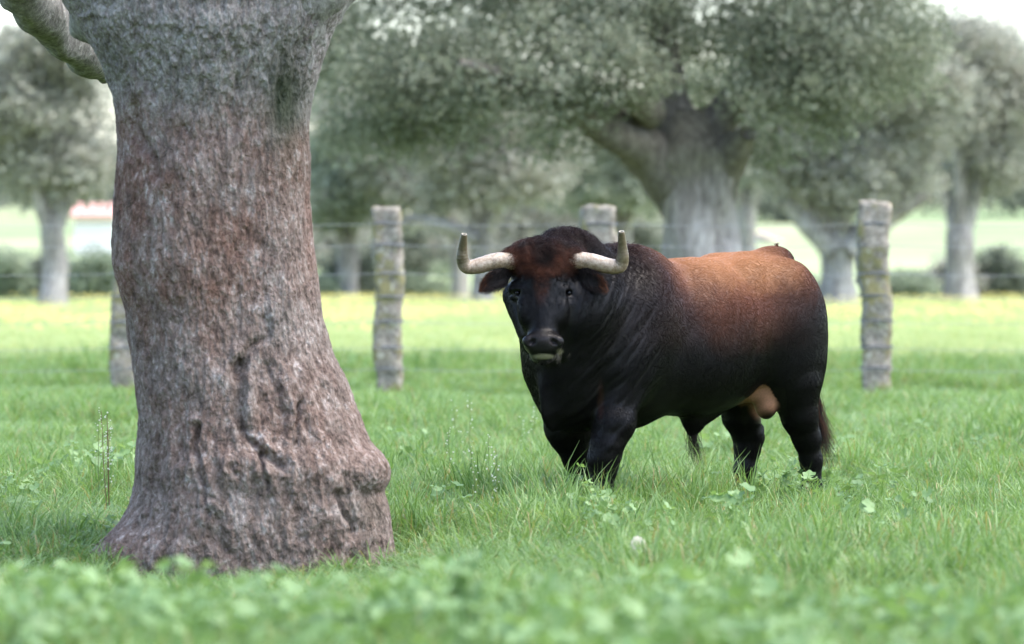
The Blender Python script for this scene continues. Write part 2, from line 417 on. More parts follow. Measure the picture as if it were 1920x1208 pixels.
        for s in range(nb):
            dx = r.normal(0, .05, 2); top = b + np.array([dx[0], dx[1], H * (.75 + .3 * r.random())]); f = b + np.array([dx[0] * .3, dx[1] * .3, 0]); mid = (f + top) / 2 + np.array([dx[0] * .1, 0, 0]); strip(f, mid, .0022); strip(mid, top, .0016)
            for k in range(15):
                u = min(1, .35 + .65 * (k / 15) ** .7 + r.normal(0, .02)); c = f + (top - f) * u; a = r.random() * 6.28; L = .030 * (1.1 - .7 * u); e = c + np.array([math.cos(a) * L, math.sin(a) * L, .018]); strip(c, e, .0007)
                i = len(V2); q = .0030 * (.6 + .8 * r.random()); V2.extend([e + np.array(v) * q for v in ((-1, 0, -1), (1, 0, -1), (1, 0, 1), (-1, 0, 1))]); Q2.append((i, i + 1, i + 2, i + 3))
        mesh_obj('stem', V, np.array(Q), mat, root); tag(mesh_obj('florets', V2, np.array(Q2), fm2, root), kind='stuff')
    stalk(925, 22.3, .52, 3, 1, 'tall thin flower stalks with tiny white heads left of the bull forelegs')
    stalk(878, 27.5, .50, 2, 2, 'pale feathery flower stalk in mid meadow, left of the bull')
    stalk(975, 28.5, .42, 2, 3, 'short pale flower stalk just left of the dewlap')
    stalk(852, 24.5, .40, 1, 4, 'single thin stalk with one white head between trunk and bull')
    stalk(207, 23.5, .62, 3, 5, 'tall reddish stalks with pale buds at the left edge beside the trunk', mat=rm)
    stalk(185, 24.2, .55, 2, 6, 'leafy pale stalk at the far left edge of the meadow')
    # stone
    t = NT('pale_stone'); m = t.done(t.principled(t.ramp(t.noise(40, 4, .6, t.pos()), [(.3, (.35, .31, .26)), (.7, (.55, .52, .46))]), .85, .2))
    th = np.linspace(0, 2 * math.pi, 16, endpoint=False); ph = np.linspace(.01, math.pi - .01, 9); c = np.array([(1196 - 960) / F * 18.6, 18.6, 0]); c[2] = float(gz(c[0], 18.6)) + .12
    V = np.array([[math.sin(p) * math.cos(q) * .040, math.sin(p) * math.sin(q) * .04, math.cos(p) * .07 - .04] for p in ph for q in th]); V *= (1 + .25 * vnoise(V * 40))[:, None]
    Q = [(i * 16 + j, (i + 1) * 16 + j, (i + 1) * 16 + (j + 1) % 16, i * 16 + (j + 1) % 16) for i in range(8) for j in range(16)]
    c[2] = float(gz(c[0], 18.6)) + .15
    o = mesh_obj('stone', V + c, np.array(Q), m, loc=c); tag(o, 'small pale stone poking out of the blurred front grass', 'stone')

# ------------------------------------------------------------------ trees
def leaf_cloud(blobs, n_clump, per, csize, lsize, seed, shell=.45, droop=0.0):
    """leaves as small folded quads gathered in clumps through the volume of ellipsoids"""
    r = np.random.default_rng(seed); B = np.array(blobs, float); vol = (B[:, 3] * B[:, 4] * B[:, 5]) ** .75; p = vol / vol.sum()
    b = B[r.choice(len(B), n_clump, p=p)]; d = r.normal(0, 1, (n_clump, 3)); d /= np.linalg.norm(d, axis=1)[:, None]
    q = (shell + (1 - shell) * r.random(n_clump) ** .6)[:, None]; C = b[:, :3] + d * q * b[:, 3:6]
    nz = fbm(C * .9, 3); C = C + d * (nz * .5)[:, None] * b[:, 3:6] * .35
    gap = fbm(C * 1.1 + 50, 2) > -.22; C, d = C[gap], d[gap]; n = len(C)
    P = np.repeat(C, per, 0) + r.normal(0, 1, (n * per, 3)) * csize * np.array([1, 1, .7]); m = len(P)
    P[:, 2] -= droop * r.random(m) ** 2
    nr = np.repeat(d, per, 0) * .6 + r.normal(0, .8, (m, 3)) + np.array([0, 0, .5]); nr /= np.linalg.norm(nr, axis=1)[:, None]
    u = np.cross(nr, r.normal(0, 1, (m, 3))); u /= np.linalg.norm(u, axis=1)[:, None]; v = np.cross(nr, u)
    s = (lsize * (.6 + .8 * r.random(m)))[:, None]
    V = np.stack([P - u * s, P - v * s * .55 + nr * s * .12, P + u * s, P + v * s * .55 + nr * s * .12], 1).reshape(-1, 3)
    cl = np.repeat(r.random(n), per); t = np.clip(cl * .8 + r.random(m) * .2, 0, 1)
    return V, np.arange(4 * m).reshape(-1, 4), np.repeat(t, 4)

def leaf_mat(name, c0, c1, c2, rough=.7, spec=.12, trans=.4):
    t = NT(name); c = t.ramp(t.attr(), [(.05, c0), (.5, c1), (.95, c2)])
    return t.done(t.leafy(c, trans, rough, spec))

def bark_mat_far():
    t = NT('far_bark'); p = t.pos((1, 1, .3)); n1 = t.noise(11, 6, .75, p, .4); n2 = t.noise(1.6, 4, .6, p)
    c = t.mix(t.ramp(n2, [(.35, (0, 0, 0)), (.65, (1, 1, 1))]), t.ramp(n1, [(.36, (.09, .078, .070)), (.62, (.30, .275, .255))]), t.ramp(n1, [(.36, (.20, .185, .172)), (.62, (.46, .435, .41))]))
    return t.done(t.principled(c, .9, .15, t.bump(n1, .8, .03)))

def oak(name, x, y, label, trunk, limbs, blobs, n_clump, per, csize, lsize, lmat, bmat, seed, group=None, rough=.04, shell=.45, limb_mat=None):
    """trunk and limbs are rows (dx, dy, z above ground, radius)"""
    g = float(gz(x, y)); root = empty(name, (x, y, g)); tag(root, label, 'tree', group)
    b = np.array([x, y, g])
    def limb(nm, rows, seg):
        sp = spline(rows, 8 * len(rows)); V, f = tube(sp[:, :3] + b, sp[:, 3], seg)
        C = np.repeat(sp[:, :3] + b, seg, 0); C = np.vstack([C, V[len(C):]]); R_ = V - C
        V = V + R_ * (.45 * fbm(np.stack([V[:, 0] * 2.2, V[:, 1] * 2.2, V[:, 2] * .8], -1), 3))[:, None] * (rough / .04)
        me = bpy.data.meshes.new(nm); me.from_pydata([tuple(v) for v in V - b], [], [tuple(dict.fromkeys(q)) for q in f])
        me.polygons.foreach_set('use_smooth', [True] * len(f)); me.materials.append(bmat)
        return link(bpy.data.objects.new(nm, me), root)
    limb('trunk', trunk, 28)
    for L in limbs: limb('limb', L, 14)
    if limb_mat is not None:
        [c for c in root.children if c.name.startswith('trunk')][0].data.materials[0] = limb_mat[1]; limb_mat = limb_mat[0]
        for ch in root.children:
            if ch.name.startswith('limb'): ch.data.materials[0] = limb_mat
    V, Q, t = leaf_cloud(np.array(blobs) + np.array([*b, 0, 0, 0]), n_clump, per, csize, lsize, seed, shell)
    c = np.stack([t] * 3, 1)
    cr = mesh_obj('crown', V, Q, lmat, root, smooth=False, colors=c); tag(cr, kind='stuff')
    return root

def build_trees():
    bm_ = bark_mat_far()
    t = NT('limb_bark'); n1 = t.noise(12, 5, .7, t.pos((1, 1, .5))); lbm = t.done(t.principled(t.ramp(n1, [(.3, (.055, .048, .040)), (.55, (.13, .12, .10)), (.75, (.24, .225, .20))]), .9, .15, t.bump(n1, 1, .03)))
    t = NT('mossy_trunk_bark'); p = t.pos((1, 1, .3)); n1 = t.noise(12, 6, .75, p, .4); n2 = t.noise(1.8, 4, .6, p)
    sp = t.n('ShaderNodeSeparateXYZ'); t.l(t.pos(), sp.inputs[0]); ad = t.n('ShaderNodeMath', operation='MULTIPLY_ADD'); t.l(n2, ad.inputs[0]); ad.inputs[1].default_value = 1.6; t.l(sp.outputs[2], ad.inputs[2])
    mr = t.n('ShaderNodeMapRange'); t.l(ad.outputs[0], mr.inputs[0]); mr.inputs[1].default_value = 2.5; mr.inputs[2].default_value = 3.5
    lo = t.mix(t.ramp(n2, [(.38, (0, 0, 0)), (.62, (1, 1, 1))]), t.ramp(n1, [(.34, (.085, .072, .062)), (.62, (.27, .245, .225))]), t.ramp(n1, [(.34, (.20, .18, .17)), (.62, (.50, .465, .445))]))
    mossy = t.done(t.principled(t.mix(mr.outputs[0], lo, t.ramp(n1, [(.35, (.050, .045, .035)), (.65, (.17, .16, .125))])), .9, .15, t.bump(n1, 1, .03)))
    mid = leaf_mat('holm_oak_leaf', (.13, .15, .10), (.21, .235, .16), (.36, .375, .295), rough=.8, spec=.06, trans=.5)  # this and the next two leaf ramps are paled to stand in for haze
    far = leaf_mat('far_oak_leaf', (.21, .215, .17), (.30, .30, .245), (.44, .435, .37))
    pale = leaf_mat('pale_oak_leaf', (.18, .21, .14), (.28, .31, .22), (.42, .44, .35))
    s60 = F / 60.0
    def at60(px, py, dy=0): return ((px - 960) / F * (60 + dy), CH - (py - HY) / F * (60 + dy))
    x0 = (1310 - 960) / F * 60
    def r60(px, py, dy, rpx): X, Z = at60(px, py, dy); return (X - x0, dy, Z, rpx / s60)
    trunk = [(0.02, 0, -.1, .66), (0.0, 0, .3, .53), r60(1309, 560, 0, 66), r60(1309, 470, 0, 60), r60(1307, 390, 0, 60), r60(1304, 335, 0, 68), r60(1300, 290, 0, 76), r60(1298, 250, 0, 60), r60(1298, 205, 0, 34)]
    limbs = [
        [r60(1290, 400, 0, 42), r60(1262, 340, 0, 54), r60(1222, 298, -.2, 46), r60(1168, 264, -.6, 38), r60(1100, 228, -1, 28), r60(1040, 190, -1.3, 22), r60(960, 150, -1.6, 16), r60(860, 120, -1.8, 9)],
        [r60(1170, 250, -.6, 28), r60(1120, 190, -.3, 22), r60(1060, 130, 0, 18), r60(1010, 60, 0, 12)],
        [r60(1290, 270, 0, 52), r60(1262, 200, .2, 40), r60(1255, 140, .2, 34), r60(1235, 60, .4, 26), r60(1190, -60, .6, 16)],
        [r60(1325, 290, 0, 50), r60(1345, 230, 0, 40), r60(1390, 160, .3, 30), r60(1450, 90, .6, 22), r60(1540, 20, .9, 14)],
        [r60(1335, 380, 0, 38), r60(1352, 325, -.1, 40), r60(1380, 288, -.4, 30), r60(1402, 250, -.8, 14)],
        [r60(1215, 215, -.5, 30), r60(1190, 190, -1.0, 20), r60(1165, 172, -1.4, 9)]]
    B = []
    def blob(px, py, rx, ry, dy=0, rz=None):
        X, Z = at60(px, py, dy); B.append((X - x0, dy, Z, rx / s60, rz or rx / s60 * .9, ry / s60))
    for a in [(700, 190, 150, 120, -.6), (640, 60, 160, 120, .5), (830, 130, 160, 110, -1.0), (800, 240, 110, 60, -.3), (960, 215, 150, 85, -1.3), (1060, 130, 150, 110, -1.6), (1040, 275, 90, 40, -.6), (1180, 130, 90, 70, -1.8), (930, 40, 180, 110, .6), (1120, 20, 200, 90, -.5), (1300, 60, 180, 90, 1.0),
              (1310, 150, 70, 60, 2.0), (1330, 215, 45, 35, 2.4), (1440, 175, 110, 90, -1.0), (1420, 265, 90, 55, .6), (1500, 240, 100, 60, -.4), (1570, 140, 130, 100, -.8), (1480, 60, 160, 90, -.6), (1660, 120, 110, 90, .4), (1720, 60, 130, 90, 0), (1600, 30, 160, 80, .8),
              (900, -120, 300, 130, 0), (1250, -150, 330, 150, 0), (1600, -110, 260, 130, 0)]: blob(*a)
    oak('holm_oak', x0, 60.0, 'great holm oak with forked grey trunk and spreading crown right behind the bull', trunk, limbs, B, 2700, 40, .16, .040, mid, bm_, 5, shell=.2, rough=.065, limb_mat=(lbm, mossy))

    def farpt(px, py, Y): return (px - 960) / F * Y, CH - (py - HY) / F * Y
    def far_oak(px, Y, base_w, fork_py, crowns, label, seed, lmat, n=520, limbs_px=(), lean=0, csize=.32, lsize=.10, name='holm_oak', group='holm oaks standing beyond the fence', shell=.3):
        x = (px - 960) / F * Y; g = float(gz(x, Y)); s = F / Y
        zf = CH - (fork_py - HY) / F * Y - g; r = base_w / 2 / s
        tr = [(0, 0, -.2, r * 1.25), (0, 0, .35, r * 1.05), (lean * .5, 0, zf * .55, r * .92), (lean, 0, zf, r * .95), (lean, 0, zf + r * 1.6, r * .6)]
        Bl = []; lb = []
        for (cx, cy, rx, ry) in crowns:
            X, Z = farpt(cx, cy, Y); Bl.append((X - x, random.uniform(-1.2, 1.2), Z - g, rx / s, rx / s * .9, ry / s))
        for k, (cx, cy, rx, ry) in enumerate(crowns[:5]):
            X, Z = farpt(cx, cy, Y); e = (X - x, Bl[k][1] * .6, Z - g)
            lb.append([(lean, 0, zf * .93, r * .62), ((lean + e[0]) / 2 - (.1 * e[0]), e[1] / 2, zf + (e[2] - zf) * .35, r * .42), (e[0], e[1], e[2], r * .12)])
        for L in limbs_px:
            rows = []
            for (a, b2, w) in L: X, Z = farpt(a, b2, Y); rows.append((X - x, -.3, Z - g, w / s))
            lb.append(rows)
        oak(name, x, Y, label, tr, lb, Bl, n, 40, csize, lsize, lmat, bm_, seed, group, shell=shell)
    far_oak(1572, 133, 66, 455, [(1500, 325, 80, 42), (1600, 330, 110, 70), (1700, 350, 70, 40), (1440, 300, 70, 70), (1540, 240, 120, 70), (1680, 260, 90, 80), (1620, 150, 150, 80), (1460, 200, 90, 70), (1740, 180, 80, 70)],
            'oak with leaning pale trunk and low crown just left of the right fence post', 11, far, 640, [[(1590, 470, 26), (1645, 420, 22), (1700, 385, 16), (1745, 370, 8)], [(1560, 470, 24), (1515, 420, 20), (1470, 380, 12)]])
    far_oak(905, 140, 38, 440, [(860, 330, 90, 60), (960, 330, 90, 55), (820, 260, 90, 60), (920, 240, 110, 60), (1010, 280, 70, 60), (880, 170, 110, 60)],
            'oak with slim pale trunk seen between left fence post and the bull horn', 12, far, 560, [[(895, 450, 14), (840, 425, 12), (780, 412, 9), (740, 420, 5)]])
    far_oak(862, 147, 34, 450, [(800, 360, 70, 40), (740, 300, 90, 60), (700, 220, 100, 70), (770, 200, 80, 60)],
            'darker oak trunk just left of the slim pale one, partly merged with it', 13, far, 420)
    far_oak(1165, 158, 44, 430, [(1130, 350, 85, 42), (1060, 370, 60, 36), (1210, 360, 60, 40), (1120, 270, 110, 50), (1010, 230, 90, 60), (1210, 270, 80, 60)],
            'pale rounded oak behind the bull head and the hidden fence post', 14, pale, 560)
    far_oak(650, 150, 40, 470, [(620, 380, 60, 60), (690, 350, 70, 70), (600, 290, 60, 60), (680, 250, 90, 60), (640, 170, 70, 60), (740, 400, 40, 30)],
            'loose crowned oak beside the thick trunk, left of the fence post', 15, pale, 480)
    far_oak(1400, 172, 40, 400, [(1410, 312, 80, 38), (1340, 300, 90, 60), (1440, 250, 110, 70), (1330, 200, 110, 80), (1480, 180, 90, 70)],
            'far oak crown showing between the great oak trunk and the leaning oak', 16, pale, 480)
    far_oak(100, 128, 50, 440, [(60, 300, 110, 70), (160, 320, 80, 50), (20, 200, 120, 80), (140, 200, 60, 60), (190, 215, 26, 40), (110, 90, 120, 70)],
            'oak at the left edge behind the thick trunk', 17, far, 520)
    far_oak(1800, 140, 55, 450, [(1760, 300, 70, 60), (1850, 300, 100, 70), (1790, 200, 100, 80), (1880, 180, 110, 80), (1820, 90, 130, 70)],
            'oak at the right edge beyond the last fence post', 18, far, 520)
    # shrubs and low growth under the far oaks
    def shrub(px, Y, pyc, rx, ry, label, seed, mat, n=130):
        x = (px - 960) / F * Y; g = float(gz(x, Y)); s = F / Y; root = empty('shrub', (x, Y, g)); tag(root, label, 'shrub', 'shrubs beyond the far meadow')
        zc = CH - (pyc - HY) / F * Y
        B_ = [(x + rx / s * random.uniform(-.4, .4), Y + random.uniform(-.5, .5), zc - ry / s * .15 * k, rx / s * .8, rx / s * .7, ry / s * .9) for k in range(3)] + [(x, Y, (zc + g) / 2, rx / s * .7, rx / s * .6, max(.3, (zc - g) / 2 + .2))]
        V, Q, t = leaf_cloud(B_, n, 40, .20, .085, seed, .3); o = mesh_obj('foliage', V, Q, mat, root, smooth=False, colors=np.stack([t] * 3, 1)); tag(o, kind='stuff')
        for k in range(3):
            tube_obj('stem', [(x + .1 * k - .1, Y, g - .1), (x + (k - 1) * rx / s * .3, Y, (zc + g) / 2), (x + (k - 1) * rx / s * .5, Y + .1, zc)], [.05, .04, .02], bm_, root, seg=6)
    sage = leaf_mat('sage_shrub_leaf', (.15, .19, .13), (.24, .29, .20), (.36, .40, .29)); dark = leaf_mat('dark_shrub_leaf', (.10, .12, .09), (.15, .17, .13), (.22, .24, .18))
    for a in [(800, 150, 530, 45, 42, 'round pale sage shrub between fence post and slim oak trunk', 31, sage), (640, 151, 520, 50, 50, 'dark shrub right beside the thick trunk', 32, dark),
              (690, 153, 500, 50, 55, 'tall dark shrub behind the left fence post', 33, dark), (755, 156, 475, 45, 60, 'dark shrub behind the pale sage one', 34, dark), (960, 156, 500, 50, 55, 'grey shrub behind the left horn', 35, far),
              (600, 148, 540, 30, 26, 'small pale shrub touching the trunk outline', 36, sage), (1060, 160, 470, 60, 60, 'shrub behind the bull head', 37, far), (1180, 162, 450, 50, 45, 'shrub between hidden post and great oak', 38, dark),
              (190, 150, 510, 50, 50, 'pale shrub at the left edge under the farmhouse', 39, sage), (100, 152, 520, 60, 50, 'dark shrub at the far left edge', 40, dark), (1700, 150, 535, 60, 26, 'low grey shrub right of the last fence post', 41, sage), (1790, 151, 520, 60, 40, 'grey shrub near the right edge', 42, far), (1500, 152, 545, 40, 22, 'low shrub behind the bull rump', 43, sage),
              (20, 150, 510, 60, 50, 'outermost pale shrub on the left', 44, sage), (1880, 152, 510, 60, 50, 'outermost dark shrub on the right', 45, dark)]: shrub(*a)
    # far wood on the slope
    r = np.random.default_rng(77); B_ = []
    for k in range(150):
        Y = r.uniform(300, 420); px = r.uniform(-150, 2070)
        if 1530 < px < 1800 and Y < 400 and r.random() < .6: continue
        x = (px - 960) / F * Y; g = float(gz(x, Y)); hh = r.uniform(1.6, 3.2); B_.append((x, Y, g + hh, r.uniform(3, 5.5), 3, hh * 1.1))
    for k in range(16):
        px = 1360 + 11 * k; x = (px - 960) / F * 285; B_.append((x, 285, float(gz(x, 285)) + 1.1, 1.8, 2, r.uniform(1.2, 1.9)))
    V, Q, t = leaf_cloud(B_, 3000, 24, .6, .26, 78, .3); o = mesh_obj('distant_wood', V, Q, dark, smooth=False, colors=np.stack([t] * 3, 1)); tag(o, kind='stuff')
    V, Q, t = leaf_cloud([(((p - 960) / F * 190), 190 + r.uniform(-8, 8), float(gz((p - 960) / F * 190, 190)) + r.uniform(.8, 2.2), r.uniform(1.6, 2.6), 2, r.uniform(1.4, 2.6)) for p in list(range(560, 1230, 45)) + list(range(540, 1220, 60))], 1300, 30, .4, .15, 79, .3)
    o = mesh_obj('hedge_belt', V, Q, far, smooth=False, colors=np.stack([t] * 3, 1)); tag(o, kind='stuff')

# ------------------------------------------------------------------ the old trunk in front
LEFT_P = [(-160, 60), (-60, 90), (0, 118), (60, 158), (108, 187), (141, 201), (183, 214), (245, 220), (286, 220), (369, 212), (431, 210), (493, 212), (547, 226), (580, 235), (666, 246), (774, 259), (817, 261), (903, 257), (950, 246), (980, 226), (1010, 194), (1040, 170), (1080, 150), (1180, 128)]
RIGHT_P = [(-160, 720), (-60, 676), (0, 650), (60, 622), (108, 605), (137, 597), (175, 586), (216, 580), (257, 578), (299, 581), (369, 580), (452, 586), (514, 595), (597, 605), (666, 625), (713, 651), (765, 668), (804, 683), (830, 694), (855, 718), (877, 729), (903, 727), (920, 716), (950, 724), (1000, 735), (1050, 744), (1100, 756), (1180, 775)]
def build_trunk():
    Y = TRY; s = F / Y; zb = CH - (1165 - HY) / s; zt = CH - (-90 - HY) / s
    nr, na = 560, 640; z = np.linspace(zb, zt, nr); py = HY + (CH - z) * s
    lp = np.interp(py, *zip(*LEFT_P)); rp = np.interp(py, *zip(*RIGHT_P)); kk = np.ones(7) / 7
    lp[3:-3] = np.convolve(lp, kk, 'valid'); rp[3:-3] = np.convolve(rp, kk, 'valid')
    cx = ((lp + rp) / 2 - 960) / s; hw = (rp - lp) / 2 / s; dep = np.minimum(hw * .93, .52)
    th = np.linspace(0, 2 * math.pi, na, endpoint=False); T, Z = np.meshgrid(th, z)
    CX, HW, DP = cx[:, None], hw[:, None], dep[:, None]
    lob = 1 + (.05 * np.sin(3 * T + Z * .8 + 1) + .04 * np.sin(5 * T - Z * 1.3)) * np.sin(T) ** 2
    X = CX + HW * np.cos(T) * (1 + 0 * Z); Yy = Y + DP * np.sin(T) * lob
    nx, ny = np.cos(T) * DP, np.sin(T) * HW; ln = np.hypot(nx, ny); nx, ny = nx / ln, ny / ln
    P = np.stack([X, Yy, Z], -1); px = 960 + F * X / Yy * (Yy / Y); PY = HY + (CH - Z) * s
    d = .018 * fbm(P * 4, 3) + .010 * fbm(P * np.array([13, 13, 5.0]), 3) + .008 * (1 - 2 * np.abs(fbm(P * np.array([30, 30, 9.0]), 3))) + .009 * fbm(P * np.array([60, 60, 26.0]), 3)
    w0 = fbm(P * 8, 2); low = sstep(600, 850, PY); d += low * .011 * fbm(P * np.array([7, 7, 4.5]) + 2, 3) + low * (.013 * (1 - 2 * np.abs(fbm(P * np.array([9, 9, 3.2]) + 7, 3)))) + .006 * low * fbm(P * 45, 2)
    up = sstep(250, 120, PY); d += up * .016 * (1 - 2 * np.abs(fbm(P * np.array([34, 34, 12.0]) + 3, 2)))
    front = sstep(.25, -.3, np.sin(T)); crack = np.zeros_like(d)
    lines = [([(457, 683), (461, 765), (470, 795), (487, 825), (517, 847), (539, 868)], 8, .06), ([(504, 600), (509, 627), (479, 649), (457, 692)], 8, .045), ([(380, 795), (384, 838), (392, 881), (407, 916)], 5, .045),
             ([(534, 769), (530, 821)], 7, .045), ([(562, 752), (565, 838)], 6, .035), ([(517, 683), (526, 774)], 6, .04), ([(504, 847), (511, 907)], 4, .035), ([(455, 868), (460, 876)], 7, .04),
             ([(446, 90), (447, 183), (441, 257)], 7, .04), ([(268, 205), (272, 261), (297, 307), (303, 330)], 9, .028), ([(359, 245), (371, 266)], 8, .03), ([(395, 140), (405, 175)], 5, .018), ([(403, 924), (405, 955)], 4, .03),
             ([(722, 922), (690, 922), (668, 912)], 5, .018), ([(629, 918), (650, 950), (668, 989)], 8, .04), ([(540, 120), (535, 250)], 16, .02), ([(340, 690), (350, 790), (365, 850)], 9, .02), ([(600, 700), (640, 830), (655, 900)], 14, .014),
             ([(300, 880), (285, 960), (250, 1010)], 12, .025), ([(420, 960), (440, 1020)], 9, .022), ([(550, 900), (570, 1000)], 9, .022)]
    wob = 18 * fbm(P * 10 + 90, 4); brk = np.clip(.75 + 1.5 * fbm(P * np.array([11, 11, 7.0]) + 33, 3), 0, 1.5); wmod = .75 + .8 * np.clip(fbm(P * 7 + 61, 2) + .3, 0, 1)
    for L, w, dp in lines:
        best = np.full(d.shape, 1e9); pts = list(zip(L[:-1], L[1:]))
        for (a, b) in pts:
            ax, ay = a; bx, by = b; q = np.clip(((px - ax) * (bx - ax) + (PY - ay) * (by - ay)) / ((bx - ax) ** 2 + (by - ay) ** 2), 0, 1)
            best = np.minimum(best, np.hypot((px + wob - ax - q * (bx - ax)), (PY - ay - q * (by - ay)) * .8))
        g = np.exp(-(best / (w * wmod)) ** 2) * front * brk; d -= .65 * dp * g; crack = np.maximum(crack, g * min(1, dp / .03)); d += .22 * dp * np.exp(-((best - 2.4 * w) / (1.5 * w)) ** 2) * front * brk
    d += .03 * np.exp(-((px - 478) / 12) ** 2 - ((PY - 745) / 45) ** 2) * front + .02 * np.exp(-((px - 545) / 16) ** 2 - ((PY - 720) / 30) ** 2) * front
    # burl and root flare on the right, root on the left
    bq = np.hypot((px - 700) / 34, (PY - 878) / 36); d += .022 * sstep(1.3, .2, bq) * sstep(.6, -.2, np.sin(T)) + .003 * np.sin(bq * 22 + 3 * w0) * sstep(1.2, .8, bq)
    edge = 1 - .55 * np.abs(np.cos(T)) ** 6
    X = X + nx * d * edge; Yy = Yy + ny * d
    V = np.stack([X, Yy, Z + gz(TRX, TRY) * 0], -1).reshape(-1, 3)
    i, j = np.meshgrid(np.arange(nr - 1), np.arange(na), indexing='ij'); a = (i * na + j).ravel(); b = (i * na + (j + 1) % na).ravel()
    Q = np.stack([a, b, b + na, a + na], 1)
    def g2(cx_, cy_, rx, ry): return np.exp(-((px - cx_) / rx) ** 2 - ((PY - cy_) / ry) ** 2)
    w1 = fbm(P * 5 + 4, 3); w2 = fbm(P * np.array([16, 16, 6.0]), 3)
    # real colour regions: red brown stripped bark, grey outer bark on top, green-black algae streak, pale lichen
    redm = np.clip(.45 + 1.1 * w1 + .7 * w2, 0, 1) * sstep(150, 260, PY) + .7 * g2(270, 300, 45, 190) + .35 * g2(520, 420, 60, 90) + .45 * g2(440, 210, 16, 60)
    redm = np.clip(redm, 0, 1) * (1 - .55 * sstep(560, 800, PY))
    algae = np.clip(1.1 * g2(540, 190, 36, 95) + .5 * g2(380, 190, 60, 60) * w1 + .4 * g2(230, 120, 30, 40) + .25 * g2(690, 950, 40, 60), 0, 1)
    top = sstep(300, 170, PY + 60 * w1)
    lich = np.clip(.6 * g2(450, 940, 50, 45) + .5 * g2(530, 560, 60, 120) + .35 * g2(400, 300, 60, 80) + .5 * g2(478, 750, 10, 50) + .45 * g2(648, 958, 20, 16), 0, 1) * np.clip(.75 + w2, 0, 1)
    col = np.stack([redm, algae, np.clip(.6 * top + lich, 0, 1)], -1).reshape(-1, 3)
    t = NT('old_oak_bark'); A = t.attr(); sp = t.n('ShaderNodeSeparateColor'); t.l(A, sp.inputs[0])
    p1 = t.pos((1, 1, .6)); na_ = t.noise(30, 7, .8, p1, .5); nb_ = t.noise(9, 5, .65, t.pos((1, 1, .8)), .4)
    av = t.n('ShaderNodeMath', operation='MULTIPLY_ADD'); t.l(nb_, av.inputs[0]); av.inputs[1].default_value = .45; t.l(na_, av.inputs[2])
    sb_ = t.n('ShaderNodeMath', operation='SUBTRACT'); t.l(av.outputs[0], sb_.inputs[0]); sb_.inputs[1].default_value = .225; n1 = sb_.outputs[0]; n2 = t.noise(95, 4, .7, p1); n3 = t.noise(11, 4, .6, p1)
    vo = t.n('ShaderNodeTexVoronoi', feature='F1'); t.l(p1, vo.inputs['Vector']); vo.inputs['Scale'].default_value = 62
    base = t.ramp(n1, [(.32, (.056, .040, .032)), (.46, (.150, .112, .094)), (.57, (.235, .185, .158)), (.71, (.46, .41, .38))])
    red = t.ramp(n1, [(.32, (.062, .036, .027)), (.48, (.165, .093, .068)), (.58, (.25, .17, .138)), (.70, (.46, .40, .37))])
    grey = t.ramp(n2, [(.3, (.15, .14, .13)), (.52, (.36, .345, .325)), (.72, (.58, .565, .54))])
    c = t.mix(sp.outputs[0], base, red)
    mm = t.n('ShaderNodeMath', operation='MULTIPLY'); t.l(sp.outputs[2], mm.inputs[0]); t.l(t.ramp(n1, [(.35, (.25,) * 3), (.65, (1.2,) * 3)]), mm.inputs[1]); mm.use_clamp = True
    c = t.mix(mm.outputs[0], c, grey)
    c = t.mix(sp.outputs[1], c, t.ramp(n3, [(.35, (.030, .036, .020)), (.7, (.085, .09, .06))]))
    dn = t.n('ShaderNodeTexNoise'); t.l(p1, dn.inputs['Vector']); dn.inputs['Scale'].default_value = 14; dn.inputs['Detail'].default_value = 4
    dv = t.n('ShaderNodeMix', data_type='VECTOR'); dv.inputs[0].default_value = .10; t.l(t.pos((1, 1, .5)), dv.inputs[4]); t.l(dn.outputs['Color'], dv.inputs[5])
    ve = t.n('ShaderNodeTexVoronoi', feature='DISTANCE_TO_EDGE'); t.l(dv.outputs[1], ve.inputs['Vector']); ve.inputs['Scale'].default_value = 34
    cr = t.ramp(ve.outputs['Distance'], [(.0, (0, 0, 0)), (.10, (1, 1, 1))])
    cm = t.n('ShaderNodeMath', operation='MULTIPLY_ADD'); t.l(cr, cm.inputs[0]); cm.inputs[1].default_value = .35; t.l(n1, cm.inputs[2])
    hs = t.n('ShaderNodeMath', operation='ADD'); t.l(cm.outputs[0], hs.inputs[0]); t.l(vo.outputs['Distance'], hs.inputs[1])
    bark = t.done(t.principled(c, .85, .2, t.bump(hs.outputs[0], .9, .012)))
    base_pt = np.array([TRX, TRY, float(gz(TRX, TRY))])
    root = empty('old_holm_oak', tuple(base_pt)); tag(root, 'massive gnarled oak trunk with mottled red brown and grey bark in the left foreground', 'tree')
    mesh_obj('trunk', V, Q, bark, root, colors=col)
    t = NT('upper_bark'); p1 = t.pos((1, 1, .5)); n1 = t.noise(30, 5, .7, p1); ub = t.done(t.principled(t.ramp(n1, [(.3, (.10, .09, .08)), (.55, (.27, .25, .225)), (.75, (.48, .455, .42))]), .9, .15, t.bump(n1, 1, .02)))
    def L_(rows):
        sp_ = spline([(*W(a, b_, Y + dy), r / s) for a, b_, dy, r in rows], 10 * len(rows)); V, f = tube(sp_[:, :3], sp_[:, 3], 40)
        C = np.vstack([np.repeat(sp_[:, :3], 40, 0), sp_[[0, -1], :3]]); V = V + (V - C) * (.5 * fbm(V * np.array([4, 4, 3.0]), 4))[:, None]
        me = bpy.data.meshes.new('limb'); me.from_pydata([tuple(v) for v in V - base_pt], [], [tuple(dict.fromkeys(q)) for q in f]); me.polygons.foreach_set('use_smooth', [True] * len(f)); me.materials.append(ub)
        link(bpy.data.objects.new('limb', me), root)
